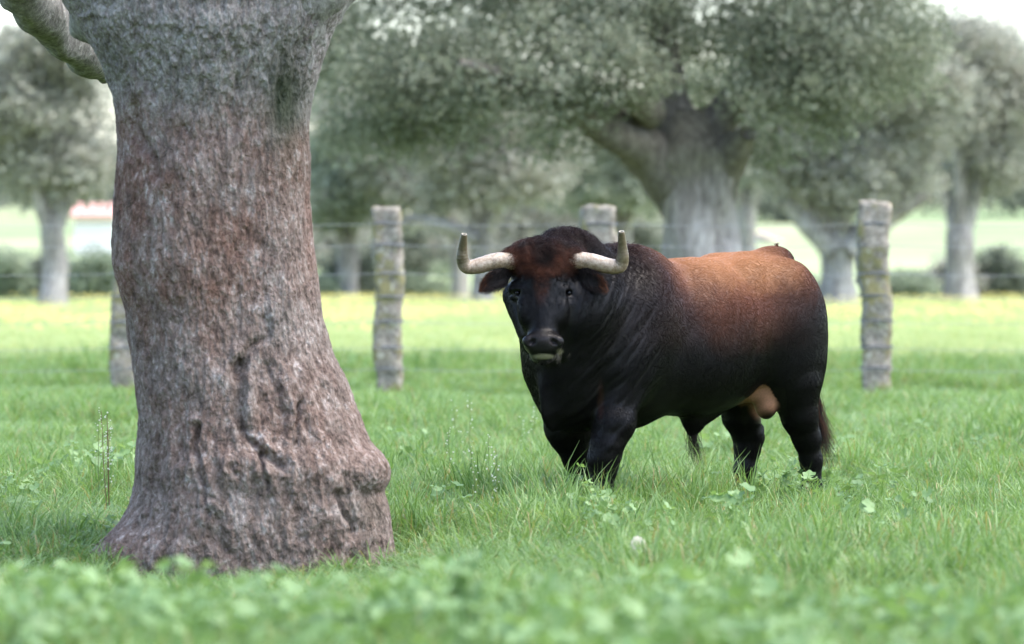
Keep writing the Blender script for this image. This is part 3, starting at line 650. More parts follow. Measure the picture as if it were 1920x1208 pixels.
    L_([(330, 40, .1, 120), (250, -60, .1, 150), (120, -160, .2, 110), (-60, -260, .4, 85), (-260, -420, .5, 60), (-450, -640, .4, 30)])
    L_([(470, 40, .05, 120), (550, -80, -.05, 150), (650, -190, -.2, 115), (800, -330, -.5, 90), (960, -520, -.9, 60), (1100, -760, -1.2, 30)])
    L_([(390, 20, .1, 130), (400, -160, .3, 110), (380, -380, .6, 80), (420, -700, 1.0, 40)])
    L_([(-40, -240, .4, 60), (20, -60, 1.0, 52), (90, 40, 1.6, 46), (150, 95, 2.0, 40), (188, 122, 2.3, 30), (196, 150, 2.4, 12)])
    mid = leaf_mat('old_oak_leaf', (.030, .055, .026), (.06, .10, .042), (.15, .18, .11)); B = []
    r = np.random.default_rng(9)
    for k in range(26):
        a = r.random() * 6.28; q = 3.2 * math.sqrt(r.random()); B.append((TRX + q * math.cos(a) + .3, TRY + q * math.sin(a) * .9, r.uniform(4.3, 6.0), 1.0, 1.0, .6))
    V, Q, tt = leaf_cloud(B, 700, 40, .12, .030, 99, .2); cr = mesh_obj('crown', V, Q, mid, root, smooth=False, colors=np.stack([tt] * 3, 1)); tag(cr, kind='stuff')

# ------------------------------------------------------------------ stone post fence
def build_fence():
    Yf = 45.0; s = F / Yf
    t = NT('granite_post'); p = t.pos(); n1 = t.noise(24, 6, .7, p); n2 = t.noise(5, 4, .6, p); n3 = t.noise(90, 3, .6, p)
    c = t.ramp(n1, [(.3, (.105, .09, .073)), (.48, (.215, .19, .158)), (.66, (.38, .35, .305))])
    c = t.mix(t.ramp(n2, [(.48, (0, 0, 0)), (.60, (.8, .8, .8))]), c, (.20, .18, .07))
    c = t.mix(t.ramp(t.noise(8, 3, .6, t.pos((1, 1, .6))), [(.60, (0, 0, 0)), (.7, (.7, .7, .7))]), c, (.50, .52, .45))
    gm = t.done(t.principled(c, .9, .2, t.bump(n3, .7, .01)))
    t = NT('wire'); wm = t.done(t.principled((.26, .27, .28), .5, .3)); t = NT('tie_wire'); tm = t.done(t.principled((.10, .105, .115), .55, .4))
    root = empty('fence', ((1125 - 960) / s, Yf, 0)); tag(root, 'stone post fence with seven thin wires crossing the meadow behind the bull', 'fence')
    wires = [420, 460, 513, 556, 604, 652, 692]
    posts = [(-330, 395, 745, 26, 26, 0), (234, 430, 722, 22, 25, .02), (729, 392, 738, 27, 24, -.03), (1124, 388, 735, 32, 30, 0), (1641, 380, 760, 29, 27, -.045), (2120, 385, 750, 28, 27, .02)]
    labels = ['grey stone post with green lichen cap between trunk and bull', 'wide granite post mostly hidden behind the bull hump', 'tall rough granite post right of the bull']
    for k, (px, pt, pb, wt, wb, lean) in enumerate(posts):
        r = np.random.default_rng(200 + k); x0 = (px - 960) / s; z0 = float(gz(x0, Yf)) - .15; z1 = CH - (pt - HY) / s; nz_, nsd = 46, 28; V = []
        for i in range(nz_):
            u = i / (nz_ - 1); z = z0 + (z1 - z0) * u; w = (wb + (wt - wb) * u) / s; cx = x0 + (x0 * 0 - lean * .5 + lean * u) * 1.0 + .012 * math.sin(u * 9 + k)
            for j in range(nsd):
                a = 2 * math.pi * j / nsd; ca, sa = math.cos(a), math.sin(a); q = (abs(ca) ** 10 + abs(sa) ** 10) ** (-1 / 10)
                V.append((cx + w * q * ca, Yf + w * .85 * q * sa, z))
        V = np.array(V); cen = np.array([x0, Yf, 0]); nn = V - cen; nn[:, 2] = 0; nn /= np.linalg.norm(nn, axis=1)[:, None]
        V = V + nn * (.045 * fbm(V * np.array([5, 5, 3.4]) + k * 9, 3) + .028 * fbm(V * 11 + k, 3) + .012 * fbm(V * 30, 2))[:, None]; V[:, 2] += .03 * fbm(V * 9, 2) * (V[:, 2] > z1 - .1)
        Q = [(i * nsd + j, i * nsd + (j + 1) % nsd, (i + 1) * nsd + (j + 1) % nsd, (i + 1) * nsd + j) for i in range(nz_ - 1) for j in range(nsd)]
        # domed cap rings
        lastr = V[-nsd:]; c = lastr.mean(0)
        r2 = c + (lastr - c) * .86 + np.array([0, 0, .012]); r3 = c + (lastr - c) * .05 + np.array([0, 0, .014]); n0 = len(V); V = np.vstack([V, r2, r3])
        Q += [(n0 - nsd + j, n0 - nsd + (j + 1) % nsd, n0 + (j + 1) % nsd, n0 + j) for j in range(nsd)] + [(n0 + j, n0 + (j + 1) % nsd, n0 + nsd + (j + 1) % nsd, n0 + nsd + j) for j in range(nsd)]
        po = mesh_obj('fence_post', V, np.array(Q), gm, None, loc=(x0, Yf, 0)); po.parent = root; po.location = (x0 - root.location.x, 0, 0)
        if k in (2, 3, 4): po['label'] = labels[k - 2]
        for wy in wires:       # wire wound round the post
            z = CH - (wy + r.uniform(-2, 2) - HY) / s; u = (z - z0) / (z1 - z0)
            if u > .97: continue
            w = (wb + (wt - wb) * u) / s + .012; cx = x0 - lean * .5 + lean * u + .012 * math.sin(u * 9 + k); ring = []
            for turn in range(26):
                a = 2 * math.pi * turn / 12; ca, sa = math.cos(a), math.sin(a); q = (abs(ca) ** 10 + abs(sa) ** 10) ** (-1 / 10)
                ring.append((cx + w * q * ca, Yf + (w * .86) * q * sa, z + .012 * turn / 26 + .004 * math.sin(a * 3)))
            V2, f2 = tube(ring, [.0062] * 26, 5, False)
            tie = mesh_obj('wire_tie', V2 - np.array([x0, Yf, 0]), np.array(f2), tm, None); tie.parent = po
    xs = [(p[0] - 960) / s for p in posts]; xs = [xs[0] - 3] + xs + [xs[-1] + 3]
    for wy in wires:
        pts = []
        for a, b in zip(xs[:-1], xs[1:]):
            for u in np.linspace(0, 1, 9)[:-1]: pts.append((a + (b - a) * u, Yf - .135, CH - (wy - HY) / s - .02 * 4 * u * (1 - u) + .004 * math.sin(a * 5)))
        sp = np.array(pts); V2, f2 = tube(sp, [.0026] * len(sp), 5, False); mesh_obj('wire', V2, np.array(f2), wm, root)

# ------------------------------------------------------------------ farmhouses
def house(px0, px1, py_base, py_eave, py_ridge, Y, label, slope=0, seed=0, wall_c=(.78, .76, .72), roof_c=(.42, .20, .13), depth=7.0):
    s = F / Y; x0, x1 = (px0 - 960) / s, (px1 - 960) / s; zb = float(gz((x0 + x1) / 2, Y)) - .6; ze = CH - (py_eave - HY) / s; zr = CH - (py_ridge - HY) / s
    root = empty('farmhouse', ((x0 + x1) / 2, Y, zb)); tag(root, label, 'farmhouse')
    t = NT('lime_wash'); wm = t.done(t.principled(t.ramp(t.noise(1.2, 4, .6, t.pos()), [(.3, tuple(.9 * np.array(wall_c))), (.7, wall_c)]), .85, .15))
    t = NT('roof_tile'); rm = t.done(t.principled(t.ramp(t.noise(3, 4, .6, t.pos((1, 1, 1))), [(.3, tuple(.75 * np.array(roof_c))), (.7, roof_c)]), .85, .15))
    t = NT('window_dark'); dm = t.done(t.principled((.03, .035, .04), .2, .5)); t = NT('shutter'); sm = t.done(t.principled((.10, .14, .10), .6, .3))
    Vw = [(x0, Y, zb), (x1, Y, zb), (x1, Y, ze), (x0, Y, ze), (x0, Y + depth, zb), (x1, Y + depth, zb), (x1, Y + depth, ze), (x0, Y + depth, ze), (x0, Y + depth / 2, zr), (x1, Y + depth / 2, zr)]
    Q = [(0, 1, 2, 3), (5, 4, 7, 6), (4, 0, 3, 7), (1, 5, 6, 2), (3, 8, 7, 7), (2, 6, 9, 9)]
    me = bpy.data.meshes.new('wall'); b = np.array(root.location); me.from_pydata([tuple(np.array(v) - b) for v in Vw], [], [tuple(dict.fromkeys(q)) for q in Q]); me.materials.append(wm); link(bpy.data.objects.new('wall', me), root)
    o = .4
    for sg in (0, 1):
        ya, yb = (Y - o, Y + depth / 2) if sg == 0 else (Y + depth + o, Y + depth / 2); za = ze - o * (zr - ze) / (depth / 2)
        n = max(4, int((x1 - x0 + 2 * o) / .5)); V, Fq = [], []
        for i in range(n * 4 + 1):
            xx = x0 - o + (x1 - x0 + 2 * o) * i / (n * 4); dz = .05 * abs(math.sin(i * math.pi / 4)) + .03
            V += [(xx, ya, za + dz), (xx, yb, zr + dz), (xx, ya, za - .05), (xx, yb, zr - .05)]
        for i in range(n * 4): k = 4 * i; Fq += [(k, k + 4, k + 5, k + 1), (k + 2, k + 3, k + 7, k + 6), (k, k + 2, k + 6, k + 4)]
        mesh_obj('roof', V, np.array(Fq), rm, root, smooth=False)
    nwin = 0 if seed == 3 else max(1, int((x1 - x0) / 3))
    for i in range(nwin):
        xc = x0 + (x1 - x0) * (i + .5) / nwin; zc = zb + .6 + (ze - zb - .6) * .55; hw, hh = .45, min(.55, (ze - zb) * .25)
        def box(nm, a, b_, m):
            V = [(x, y, z) for x in (a[0], b_[0]) for y in (a[1], b_[1]) for z in (a[2], b_[2])]; Q = [(0, 1, 3, 2), (4, 6, 7, 5), (0, 4, 5, 1), (2, 3, 7, 6), (0, 2, 6, 4), (1, 5, 7, 3)]
            return mesh_obj(nm, V, np.array(Q), m, root, smooth=False)
        if i == nwin // 2: box('door', (xc - .5, Y - .04, zb + .3), (xc + .5, Y + .05, zb + 2.3), sm)
        else: box('window', (xc - hw, Y - .03, zc - hh), (xc + hw, Y + .05, zc + hh), dm)
def gable_house(px0, px1, py_eave, pxr, py_ridge, Y, label, wall_c, roof_c, depth=12.0):
    s = F / Y; x0, x1, xr = (px0 - 960) / s, (px1 - 960) / s, (pxr - 960) / s; zb = float(gz((x0 + x1) / 2, Y)) - .8; ze = CH - (py_eave - HY) / s; zr = CH - (py_ridge - HY) / s
    root = empty('farmhouse', (xr, Y, zb)); tag(root, label, 'farmhouse'); b = np.array(root.location)
    t = NT('white_wash'); wm = t.done(t.principled(t.ramp(t.noise(.8, 4, .6, t.pos()), [(.3, tuple(.92 * np.array(wall_c))), (.7, wall_c)]), .85, .15))
    t = NT('pale_tile'); rm = t.done(t.principled(t.ramp(t.noise(3, 4, .6, t.pos()), [(.3, tuple(.8 * np.array(roof_c))), (.7, roof_c)]), .85, .15))
    f = [(x0, zb), (x1, zb), (x1, ze), (xr, zr), (x0, ze)]
    V = [(x, Y, z) for x, z in f] + [(x, Y + depth, z) for x, z in f]
    me = bpy.data.meshes.new('wall'); me.from_pydata([tuple(np.array(v) - b) for v in V], [], [(0, 1, 2, 3, 4), (9, 8, 7, 6, 5), (1, 6, 7, 2), (5, 0, 4, 9)]); me.materials.append(wm); link(bpy.data.objects.new('wall', me), root)
    for xe in (x0, x1):
        k = .6 / abs(xe - xr); ex = xe + (xe - xr) * k; ez = ze - (zr - ze) * k; V, Fq = [], []; n = 60
        for i in range(n + 1):
            yy = Y - .35 + (depth + .7) * i / n; dz = .04 + .05 * abs(math.sin(i * math.pi / 3))
            V += [(ex, yy, ez + dz), (xr, yy, zr + dz), (ex, yy, ez - .12), (xr, yy, zr - .12)]
        for i in range(n): q = 4 * i; Fq += [(q, q + 4, q + 5, q + 1), (q + 2, q + 3, q + 7, q + 6), (q, q + 2, q + 6, q + 4)]
        Fq += [(0, 1, 3, 2), (4 * n, 4 * n + 2, 4 * n + 3, 4 * n + 1)]
        mesh_obj('roof', V, np.array(Fq), rm, root, smooth=False)
def build_houses():
    gable_house(1192, 1520, 474, 1300, 394, 232, 'white gabled barn with pale pinkish roof partly hidden by the great oak trunk', (.80, .79, .77), (.66, .52, .46))
    house(140, 214, 470, 404, 382, 205, 'white farmhouse with red roof at the left edge behind the thick trunk', roof_c=(.60, .33, .29), seed=3)
    house(1700, 1760, 405, 397, 388, 410, 'small far house with reddish roof on the hillside at the right', roof_c=(.45, .22, .16), seed=4)

# ------------------------------------------------------------------ the bull
TH = math.radians(44); CT, ST = math.cos(TH), math.sin(TH)
def headmask(P, px, py):
    w = np.interp(py, [430, 520, 560, 630, 676], [70, 72, 66, 50, 42])
    return sstep(w + 8, w, np.abs(px - 1018.5)) * sstep(0, -.05, P[:, 1] - np.interp(py, [560, 620], [23.34, 23.07])) * sstep(680, 674, py) * sstep(440, 450, py)
BO = np.array([(1300 - 960) / F * 23.9, 23.9, 0.0])
FWD = np.array([-CT, -ST, 0]); LEFT = np.array([ST, -CT, 0]); UP = np.array([0, 0, 1.0])
def BF(xb, yb, z): return BO + FWD * xb + LEFT * yb + UP * z
def BP(px, py, yb):
    """bull point on the plane yb = const that is seen at (px, py)"""
    r = (px - 960) / F       # X = r * Y
    ax = BO[0] + ST * yb; ay = BO[1] - CT * yb
    xb = (ax - r * ay) / (CT - r * ST)
    p = BF(xb, yb, 0); p[2] = CH - (py - HY) / F * p[1]; return p
YH = 22.98
def HP(px, py, d): return W(px, py, YH + d)

class Field:
    def __init__(s, lo, hi, h):
        s.lo = np.array(lo); s.h = h
        s.n = np.ceil((np.array(hi) - s.lo) / h).astype(int) + 1
        s.f = np.full(s.n, 0.3, np.float32)
        s.ax = [s.lo[k] + h * np.arange(s.n[k]) for k in range(3)]
    def _box(s, lo, hi):
        i0 = np.clip(((lo - s.lo) / s.h).astype(int), 0, s.n - 1); i1 = np.clip(((hi - s.lo) / s.h).astype(int) + 2, 1, s.n)
        sl_ = tuple(slice(a, b) for a, b in zip(i0, i1))
        g = [s.ax[k][sl_[k]].astype(np.float32) for k in range(3)]
        return sl_, g
    def _put(s, sl_, d, k, sub=False):
        a = s.f[sl_]
        if sub:
            d = -d; h = np.clip(0.5 - 0.5 * (a - d) / k, 0, 1); s.f[sl_] = a + (d - a) * h + k * h * (1 - h)
        else:
            h = np.clip(0.5 + 0.5 * (a - d) / k, 0, 1); s.f[sl_] = a + (d - a) * h - k * h * (1 - h)
    def cone(s, a, b, ra, rb, k=0.05, pad=0.14, sub=False):
        a = np.asarray(a, float); b = np.asarray(b, float); R = max(ra, rb) + pad
        sl_, g = s._box(np.minimum(a, b) - R, np.maximum(a, b) + R)
        x, y, z = g[0][:, None, None], g[1][None, :, None], g[2][None, None, :]
        ba = b - a; bb = ba.dot(ba) + 1e-9
        t = np.clip(((x - a[0]) * ba[0] + (y - a[1]) * ba[1] + (z - a[2]) * ba[2]) / bb, 0, 1)
        d = np.sqrt((x - a[0] - t * ba[0]) ** 2 + (y - a[1] - t * ba[1]) ** 2 + (z - a[2] - t * ba[2]) ** 2) - (ra + (rb - ra) * t)
        s._put(sl_, d.astype(np.float32), k, sub)
    def ell(s, c, r, axes=None, k=0.05, pad=0.14, sub=False):
        c = np.asarray(c, float); r = np.asarray(r, float); A = np.eye(3) if axes is None else np.array(axes)
        ext = np.sqrt(((A * r[:, None]) ** 2).sum(0)) + pad
        sl_, g = s._box(c - ext, c + ext)
        x, y, z = g[0][:, None, None] - c[0], g[1][None, :, None] - c[1], g[2][None, None, :] - c[2]
        u = [x * A[i, 0] + y * A[i, 1] + z * A[i, 2] for i in range(3)]
        k0 = np.sqrt(sum((u[i] / r[i]) ** 2 for i in range(3))); k1 = np.sqrt(sum((u[i] / r[i] ** 2) ** 2 for i in range(3))) + 1e-6
        s._put(sl_, (k0 * (k0 - 1) / k1).astype(np.float32), k, sub)
    def surface(s):
        f = s.f; sg = f < 0; n = s.n
        c = [(i, j, k) for i in (0, 1) for j in (0, 1) for k in (0, 1)]
        cnt = sum(sg[i:n[0] - 1 + i, j:n[1] - 1 + j, k:n[2] - 1 + k].astype(np.int8) for i, j, k in c)
        act = (cnt > 0) & (cnt < 8); idx = np.full(act.shape, -1, np.int64); I = np.argwhere(act); idx[act] = np.arange(len(I))
        acc = np.zeros((len(I), 3)); num = np.zeros(len(I))
        for a in range(3):
            for u in (0, 1):
                for v in (0, 1):
                    o0 = [0, 0, 0]; o = [k for k in range(3) if k != a]; o0[o[0]] = u; o0[o[1]] = v; o1 = list(o0); o1[a] = 1
                    f0 = f[I[:, 0] + o0[0], I[:, 1] + o0[1], I[:, 2] + o0[2]]; f1 = f[I[:, 0] + o1[0], I[:, 1] + o1[1], I[:, 2] + o1[2]]
                    m = (f0 < 0) != (f1 < 0); t = np.where(m, f0 / np.where(m, f0 - f1, 1), 0)
                    p = np.tile(np.array(o0, float), (len(I), 1)); p[:, a] = t
                    acc += p * m[:, None]; num += m
        V = s.lo + s.h * (I + acc / num[:, None]); Q = []
        for a in range(3):
            b, c2 = (a + 1) % 3, (a + 2) % 3
            sl0 = [slice(1, n[k] - 1) for k in range(3)]; sl1 = list(sl0); sl0[a] = slice(0, n[a] - 1); sl1[a] = slice(1, n[a])
            s0 = sg[tuple(sl0)]; s1 = sg[tuple(sl1)]; E = np.argwhere(s0 != s1); fl = s0[tuple(E.T)]
            off = np.array([1, 1, 1]); off[a] = 0; E = E + off
            def cell(db, dc):
                q = E.copy(); q[:, b] -= db; q[:, c2] -= dc; return idx[q[:, 0], q[:, 1], q[:, 2]]
            q = np.stack([cell(1, 1), cell(0, 1), cell(0, 0), cell(1, 0)], 1)
            q[~fl] = q[~fl][:, ::-1]; Q.append(q)
        return V, np.concatenate(Q)

def build_bull():
    bax = [FWD, LEFT, UP]
    fd = Field((W(925, 0, 23)[0] , 22.55, -0.02), (W(1585, 0, 24.2)[0], 24.85, 1.56), 0.0085)
    E = lambda x, y, z, r, k=0.08, axes=None: fd.ell(BF(x, y, z), r, axes or bax, k)
    # trunk
    E(0.02, 0, 0.935, (0.66, 0.35, 0.385))
    E(0.50, 0, 0.90, (0.36, 0.33, 0.45))
    E(0.10, 0.04, 0.78, (0.44, 0.29, 0.27), 0.1)
    E(-0.40, 0, 1.04, (0.37, 0.29, 0.315), 0.08)
    E(-0.30, 0.13, 1.15, (0.20, 0.13, 0.16), 0.06)      # hip bones
    E(-0.30, -0.13, 1.17, (0.20, 0.13, 0.17), 0.06)
    E(-0.60, 0, 1.29, (0.14, 0.085, 0.09), 0.06)         # tail head
    E(0.42, 0.0, 1.14, (0.20, 0.22, 0.22), 0.08)
    # shoulders with the blade and the upper arm
    for sgn in (1, -1):
        tl = 0.25
        ax2 = [FWD * math.cos(tl) + UP * math.sin(tl), LEFT, -FWD * math.sin(tl) + UP * math.cos(tl)]
        fd.ell(BF(0.60, 0.20 * sgn, 0.95), (0.20, 0.155, 0.34), ax2, 0.045)
        fd.ell(BF(0.71, 0.205 * sgn, 0.80), (0.17, 0.13, 0.25), bax, 0.06)
        fd.ell(BF(-0.50, 0.175 * sgn, 0.95), (0.275, 0.175, 0.37), bax, 0.06)
        fd.ell(BF(-0.55, 0.18 * sgn, 0.76), (0.20, 0.14, 0.27), bax, 0.05)
        fd.ell(BF(-0.45, 0.20 * sgn, 0.80), (0.10, 0.09, 0.14), bax, 0.06)
    # neck, crest and chest
    fd.cone(BF(0.55, 0, 1.08), BF(0.93, 0.03, 1.03), 0.285, 0.255, 0.09)
    fd.ell(BF(0.905, 0.0, 1.24), (0.235, 0.17, 0.222), bax, 0.07)
    fd.ell(BF(0.88, -0.01, 0.86), (0.24, 0.255, 0.36), bax, 0.06)
    fd.ell(BF(0.86, 0.0, 0.66), (0.20, 0.19, 0.22), bax, 0.05)
    fd.cone(BF(1.0, 0.06, 0.85), BF(0.98, 0.02, 0.58), 0.13, 0.085, 0.05)
    fd.ell(BF(1.02, 0.02, 0.62), (0.10, 0.035, 0.17), bax, 0.05)  # dewlap keel
    fd.cone(BF(0.90, 0.03, 1.12), HP(1035, 545, 0.24), 0.25, 0.17, 0.08)
    fd.cone(HP(1050, 600, 0.34), HP(1040, 690, 0.36), 0.16, 0.14, 0.06)
    # legs as chains of (px, py, yb, radius)
    def chain(pts, k=0.035):
        for (a, b) in zip(pts[:-1], pts[1:]):
            fd.cone(BP(*a[:3]), BP(*b[:3]), a[3], b[3], k)
    chain([(1182, 660, .15, .12), (1160, 735, .18, .118), (1150, 795, .20, .100), (1138, 835, .2, .078), (1133, 862, .19, .076), (1131, 885, .19, .062), (1129, 915, .19, .050), (1128, 950, .19, .056), (1124, 962, .19, .055)])
    chain([(1062, 760, -.19, .13), (1067, 805, -.18, .112), (1082, 845, -.17, .080), (1087, 868, -.17, .066), (1090, 888, -.17, .056), (1091, 918, -.17, .048), (1091, 948, -.17, .055), (1087, 960, -.17, .053)])
    chain([(1494, 722, .21, .120), (1499, 780, .2, .094), (1513, 822, .2, .070), (1521, 862, .2, .053), (1523, 915, .2, .047), (1521, 940, .2, .054), (1516, 953, .2, .053)])
    chain([(1389, 735, -.2, .13), (1391, 780, -.2, .092), (1403, 820, -.2, .076), (1401, 845, -.2, .062), (1396, 880, -.2, .052), (1394, 915, -.2, .047), (1391, 934, -.2, .053), (1387, 945, -.2, .053)])
    fd.cone(BP(1515, 818, .18), BP(1521, 806, .18), .055, .04, .03)
    fd.cone(BP(1412, 816, -.2), BP(1418, 806, -.2), .055, .04, .03)
    # sheath and scrotum
    fd.cone(BP(1314, 758, 0.02), BP(1300, 788, 0.02), .105, .058, .05); fd.cone(BP(1300, 788, 0.02), BP(1298, 808, 0.02), .055, .028, .03)
    fd.cone(BP(1318, 764, 0.02), BP(1395, 735, 0.02), .06, .05, .04)
    fd.cone(BP(1400, 728, 0.08), BP(1430, 738, 0.14), .07, .058, .03)
    fd.ell(BP(1437, 757, 0.145), (.062, .062, .084), bax, .02)
    # head
    e = lambda px, py, d, r, k=0.04, axes=None: fd.ell(HP(px, py, d), r, axes, k)
    e(1020, 500, .16, (.163, .17, .13))
    e(1019, 528, .10, (.138, .12, .15))
    e(1020, 478, .12, (.160, .11, .070), .05)
    for sx in (-1, 1): fd.cone(HP(1018.5 + sx * 40, 487, .10), HP(1018.5 + sx * 55, 488, .085), .062, .052, .03)
    fd.cone(HP(1018.5, 545, .075), HP(1018, 628, -.015), .112, .078, .04)
    for sx in (-1, 1):
        X = lambda v: 1018.5 + sx * v
        fd.cone(HP(X(45), 555, .18), HP(X(26), 628, .07), .082, .052, .035)
        e(X(49), 543, .075, (.040, .045, .042), .03)
        fd.cone(HP(X(52), 533, .055), HP(X(38), 527, .03), .020, .018, .02)
        e(X(47), 549, .030, (.020, .028, .015), .012)  # lids
        fd.cone(HP(X(60), 542.5, .05), HP(X(37), 541.5, .016), .018, .016, .008)
        fd.cone(HP(X(58), 558, .055), HP(X(38), 558.5, .022), .014, .012, .008)
        fd.cone(HP(X(33), 548, .012), HP(X(27), 590, -.012), .020, .016, .05)
        e(X(39), 585, -.005, (.016, .03, .050), .02)
        fd.cone(HP(X(30), 575, .02), HP(X(26), 600, .0), .045, .04, .035)
    e(1018.5, 646, -.050, (.097, .062, .060), .025)
    e(1018.5, 638, -.085, (.068, .045, .040), .03)
    e(1018.5, 665, -.035, (.056, .055, .032), .02)
    fd.cone(HP(1018, 662, .02), HP(1022, 600, .19), .06, .11, .05)
    for sx in (-1, 1):
        X = lambda v: 1018.5 + sx * v
        e(X(25), 640, -.088, (.038, .03, .032), .012)
        fd.ell(HP(X(20.5), 642, -.128), (.024, .034, .014), [np.array([.8 * sx, 0, -.6]), np.array([0, 1, 0]), np.array([.6, 0, .8 * sx])], .008, sub=True)
        fd.ell(HP(X(47.5), 549, .012), (.019, .022, .013), None, .006, sub=True)
    fd.cone(HP(995, 659, -.125), HP(1042, 659, -.125), .006, .006, .01, sub=True)
    V, Q = fd.surface()
    # relax the stair steps
    nb = np.concatenate([Q, np.roll(Q, -1, 1)]) ; a = Q.ravel(); b = np.roll(Q, -1, 1).ravel()
    for it in range(4):
        acc = np.zeros_like(V); cn = np.zeros(len(V))
        for u, v in ((a, b), (b, a)):
            for c in range(3): acc[:, c] += np.bincount(u, V[v, c], len(V))
            cn += np.bincount(u, minlength=len(V))
        L = acc / cn[:, None] - V
        V = V + (0.6 if it % 2 == 0 else -0.5) * L
    # normals
    def normals(V):
        fn = np.cross(V[Q[:, 2]] - V[Q[:, 0]], V[Q[:, 3]] - V[Q[:, 1]]); N = np.zeros_like(V)
        for j in range(4):
            for c in range(3): N[:, c] += np.bincount(Q[:, j], fn[:, c], len(V))
        return N / (np.linalg.norm(N, axis=1)[:, None] + 1e-12), fn
    N, _ = normals(V)
    def frame(P):
        r = P - BO; return r @ FWD, r @ LEFT, P[:, 2], 960 + F * P[:, 0] / P[:, 1], HY + F * (CH - P[:, 2]) / P[:, 1]
    xb, yb, z, px, py = frame(V)
    head = headmask(V, px, py)
    ns = fbm(np.stack([xb * 4, yb * 4, z * 4], -1), 3)
    # muscle relief and skin folds
    disp = 0.010 * ns * (1 - head)
    nf = np.stack([(xb * 0.8 + z * 0.6) * 26, yb * 5, (z * .8 - xb * .6) * 5], -1)
    neckm = sstep(.5, .75, xb) * sstep(1.2, 0.95, xb) * (1 - head)
    disp += 0.006 * fbm(nf, 2) * neckm
    disp += -0.006 * np.exp(-((np.sin((xb - 0.1) * 17 + z * 4)) / .5) ** 2) * sstep(.35, .2, xb) * sstep(-.3, -.1, xb) * sstep(.65, .8, z) * sstep(1.2, 1.0, z) * .6
    disp += 0.005 * fbm(np.stack([px * .09, V[:, 1] * 8, py * .035], -1), 3) * head * sstep(640, 560, py)
    V = V + N * disp[:, None]
    N, fn = normals(V)
    def coat(P, n):
        xb, yb, z, px, py = frame(P)
        w = fbm(np.stack([xb * 5, yb * 5, z * 5], -1), 3); st = fbm(np.stack([xb * 14, yb * 14, z * 40 + xb * 20], -1), 2)
        blk = np.array([.0035, .0030, .0034]); brn = np.array([.085, .027, .011]); tan = np.array([.26, .115, .047]); drd = np.array([.045, .016, .010])
        wx = xb + .05 * w
        edge = sstep(.68, .12, wx) * sstep(-.88, -.50, wx)
        low = .89 + .16 * sstep(-.15, -.5, xb) + .10 * sstep(.15, .4, xb)
        zz = z + .05 * w + .02 * st
        m = edge * sstep(low - .10, low + .30, zz)
        t = sstep(1.08, 1.33, zz + .02 * st) * sstep(.52, .0, wx) * sstep(-.70, -.30, wx)
        c = blk[None] * (1 - m[:, None]) + brn[None] * m[:, None]
        c = c * (1 - t[:, None]) + tan[None] * t[:, None]
        # reddish flush on shoulder, flank and belly
        r = .5 * sstep(-.9, -.3, -np.abs(xb - .1)) * sstep(.8, .95, z) * (1 - m)
        c = c + drd[None] * (r * .35)[:, None]
        def blob(cx, cy, rx, ry, soft=.5): 
            q = np.sqrt(((px - cx) / rx) ** 2 + ((py - cy) / ry) ** 2); return sstep(1 + soft, 1 - soft, q)
        # fore head and poll: dark red brown around a black centre
        hd = headmask(P, px, py)
        a = np.maximum(blob(1020, 484, 66, 30, .5), .55 * blob(1016, 520, 13, 40, .6)) * hd * (1 - .85 * blob(1019, 464, 15, 24, .5))
        a = a * np.clip(.75 + .9 * w + .8 * st + .7 * fbm(P * 28, 2), 0, 1.15)
        c = c * (1 - a[:, None]) + np.array([.070, .026, .016])[None] * a[:, None]
        crest = sstep(1.33, 1.45, z) * sstep(.5, .8, xb) * .5
        c = c + drd[None] * (crest * .4)[:, None]
        # muzzle skin and pale chin hair
        mz = blob(1018, 643, 36, 15, .3) * hd
        c = c * (1 - mz[:, None]) + np.array([.022, .019, .020])[None] * mz[:, None]
        ch = np.maximum(blob(1019, 669, 20, 5, .35), .5 * np.maximum(blob(986, 661, 6, 7), blob(1050, 661, 6, 7))) * hd * (P[:, 1] < 23.02)
        c = c * (1 - ch[:, None]) + np.array([.24, .22, .14])[None] * ch[:, None]
        # scrotum and inner flank
        low2 = (z < .72) & (xb < -.25) & (yb < .215) & (yb > -.12)
        s1 = np.maximum(blob(1431, 752, 27, 34, .3), blob(1402, 742, 42, 16, .5)) * low2
        tc = np.array([.27, .135, .080])[None] * (1 - blob(1443, 786, 20, 16, .6)[:, None] * .9)
        c = c * (1 - s1[:, None]) + tc * s1[:, None]
        # brown rim inside the fore leg
        b = blob(1126, 752, 6, 34) * .22 * (z > .5)
        c = c + np.array([.05, .016, .006])[None] * b[:, None]
        return c
    root = empty('bull', tuple(BO))
    tag(root, 'black fighting bull with brown back and sawn upright horns facing the camera in the grass', 'bull')
    # skin
    t = NT('bull_hide'); col = t.attr()
    v = t.pos((1, 1, 1))
    tc_ = t.n('ShaderNodeTexCoord'); m1 = t.n('ShaderNodeMapping'); m1.inputs['Rotation'].default_value = (0, math.radians(45), math.radians(-44)); t.l(tc_.outputs['Object'], m1.inputs['Vector'])
    m2 = t.n('ShaderNodeMapping'); m2.inputs['Scale'].default_value = (.18, 1, 1); t.l(m1.outputs[0], m2.inputs['Vector']); n1 = t.noise(110, 4, .7, m2.outputs[0]); n2 = t.noise(14, 3, .6, m2.outputs[0])
    hsum = t.n('ShaderNodeMath', operation='ADD'); t.l(n1, hsum.inputs[0]); t.l(n2, hsum.inputs[1])
    c2 = t.mix(t.ramp(n1, [(.3, (0, 0, 0)), (.7, (1, 1, 1))]), col, t.mix(.35, col, (0, 0, 0)))
    hide = t.done(t.principled(c2, .38, .16, t.bump(hsum.outputs[0], .18, .005), Sheen_Weight=.0))
    body = mesh_obj('body', V, Q, hide, root, colors=coat(V, N))
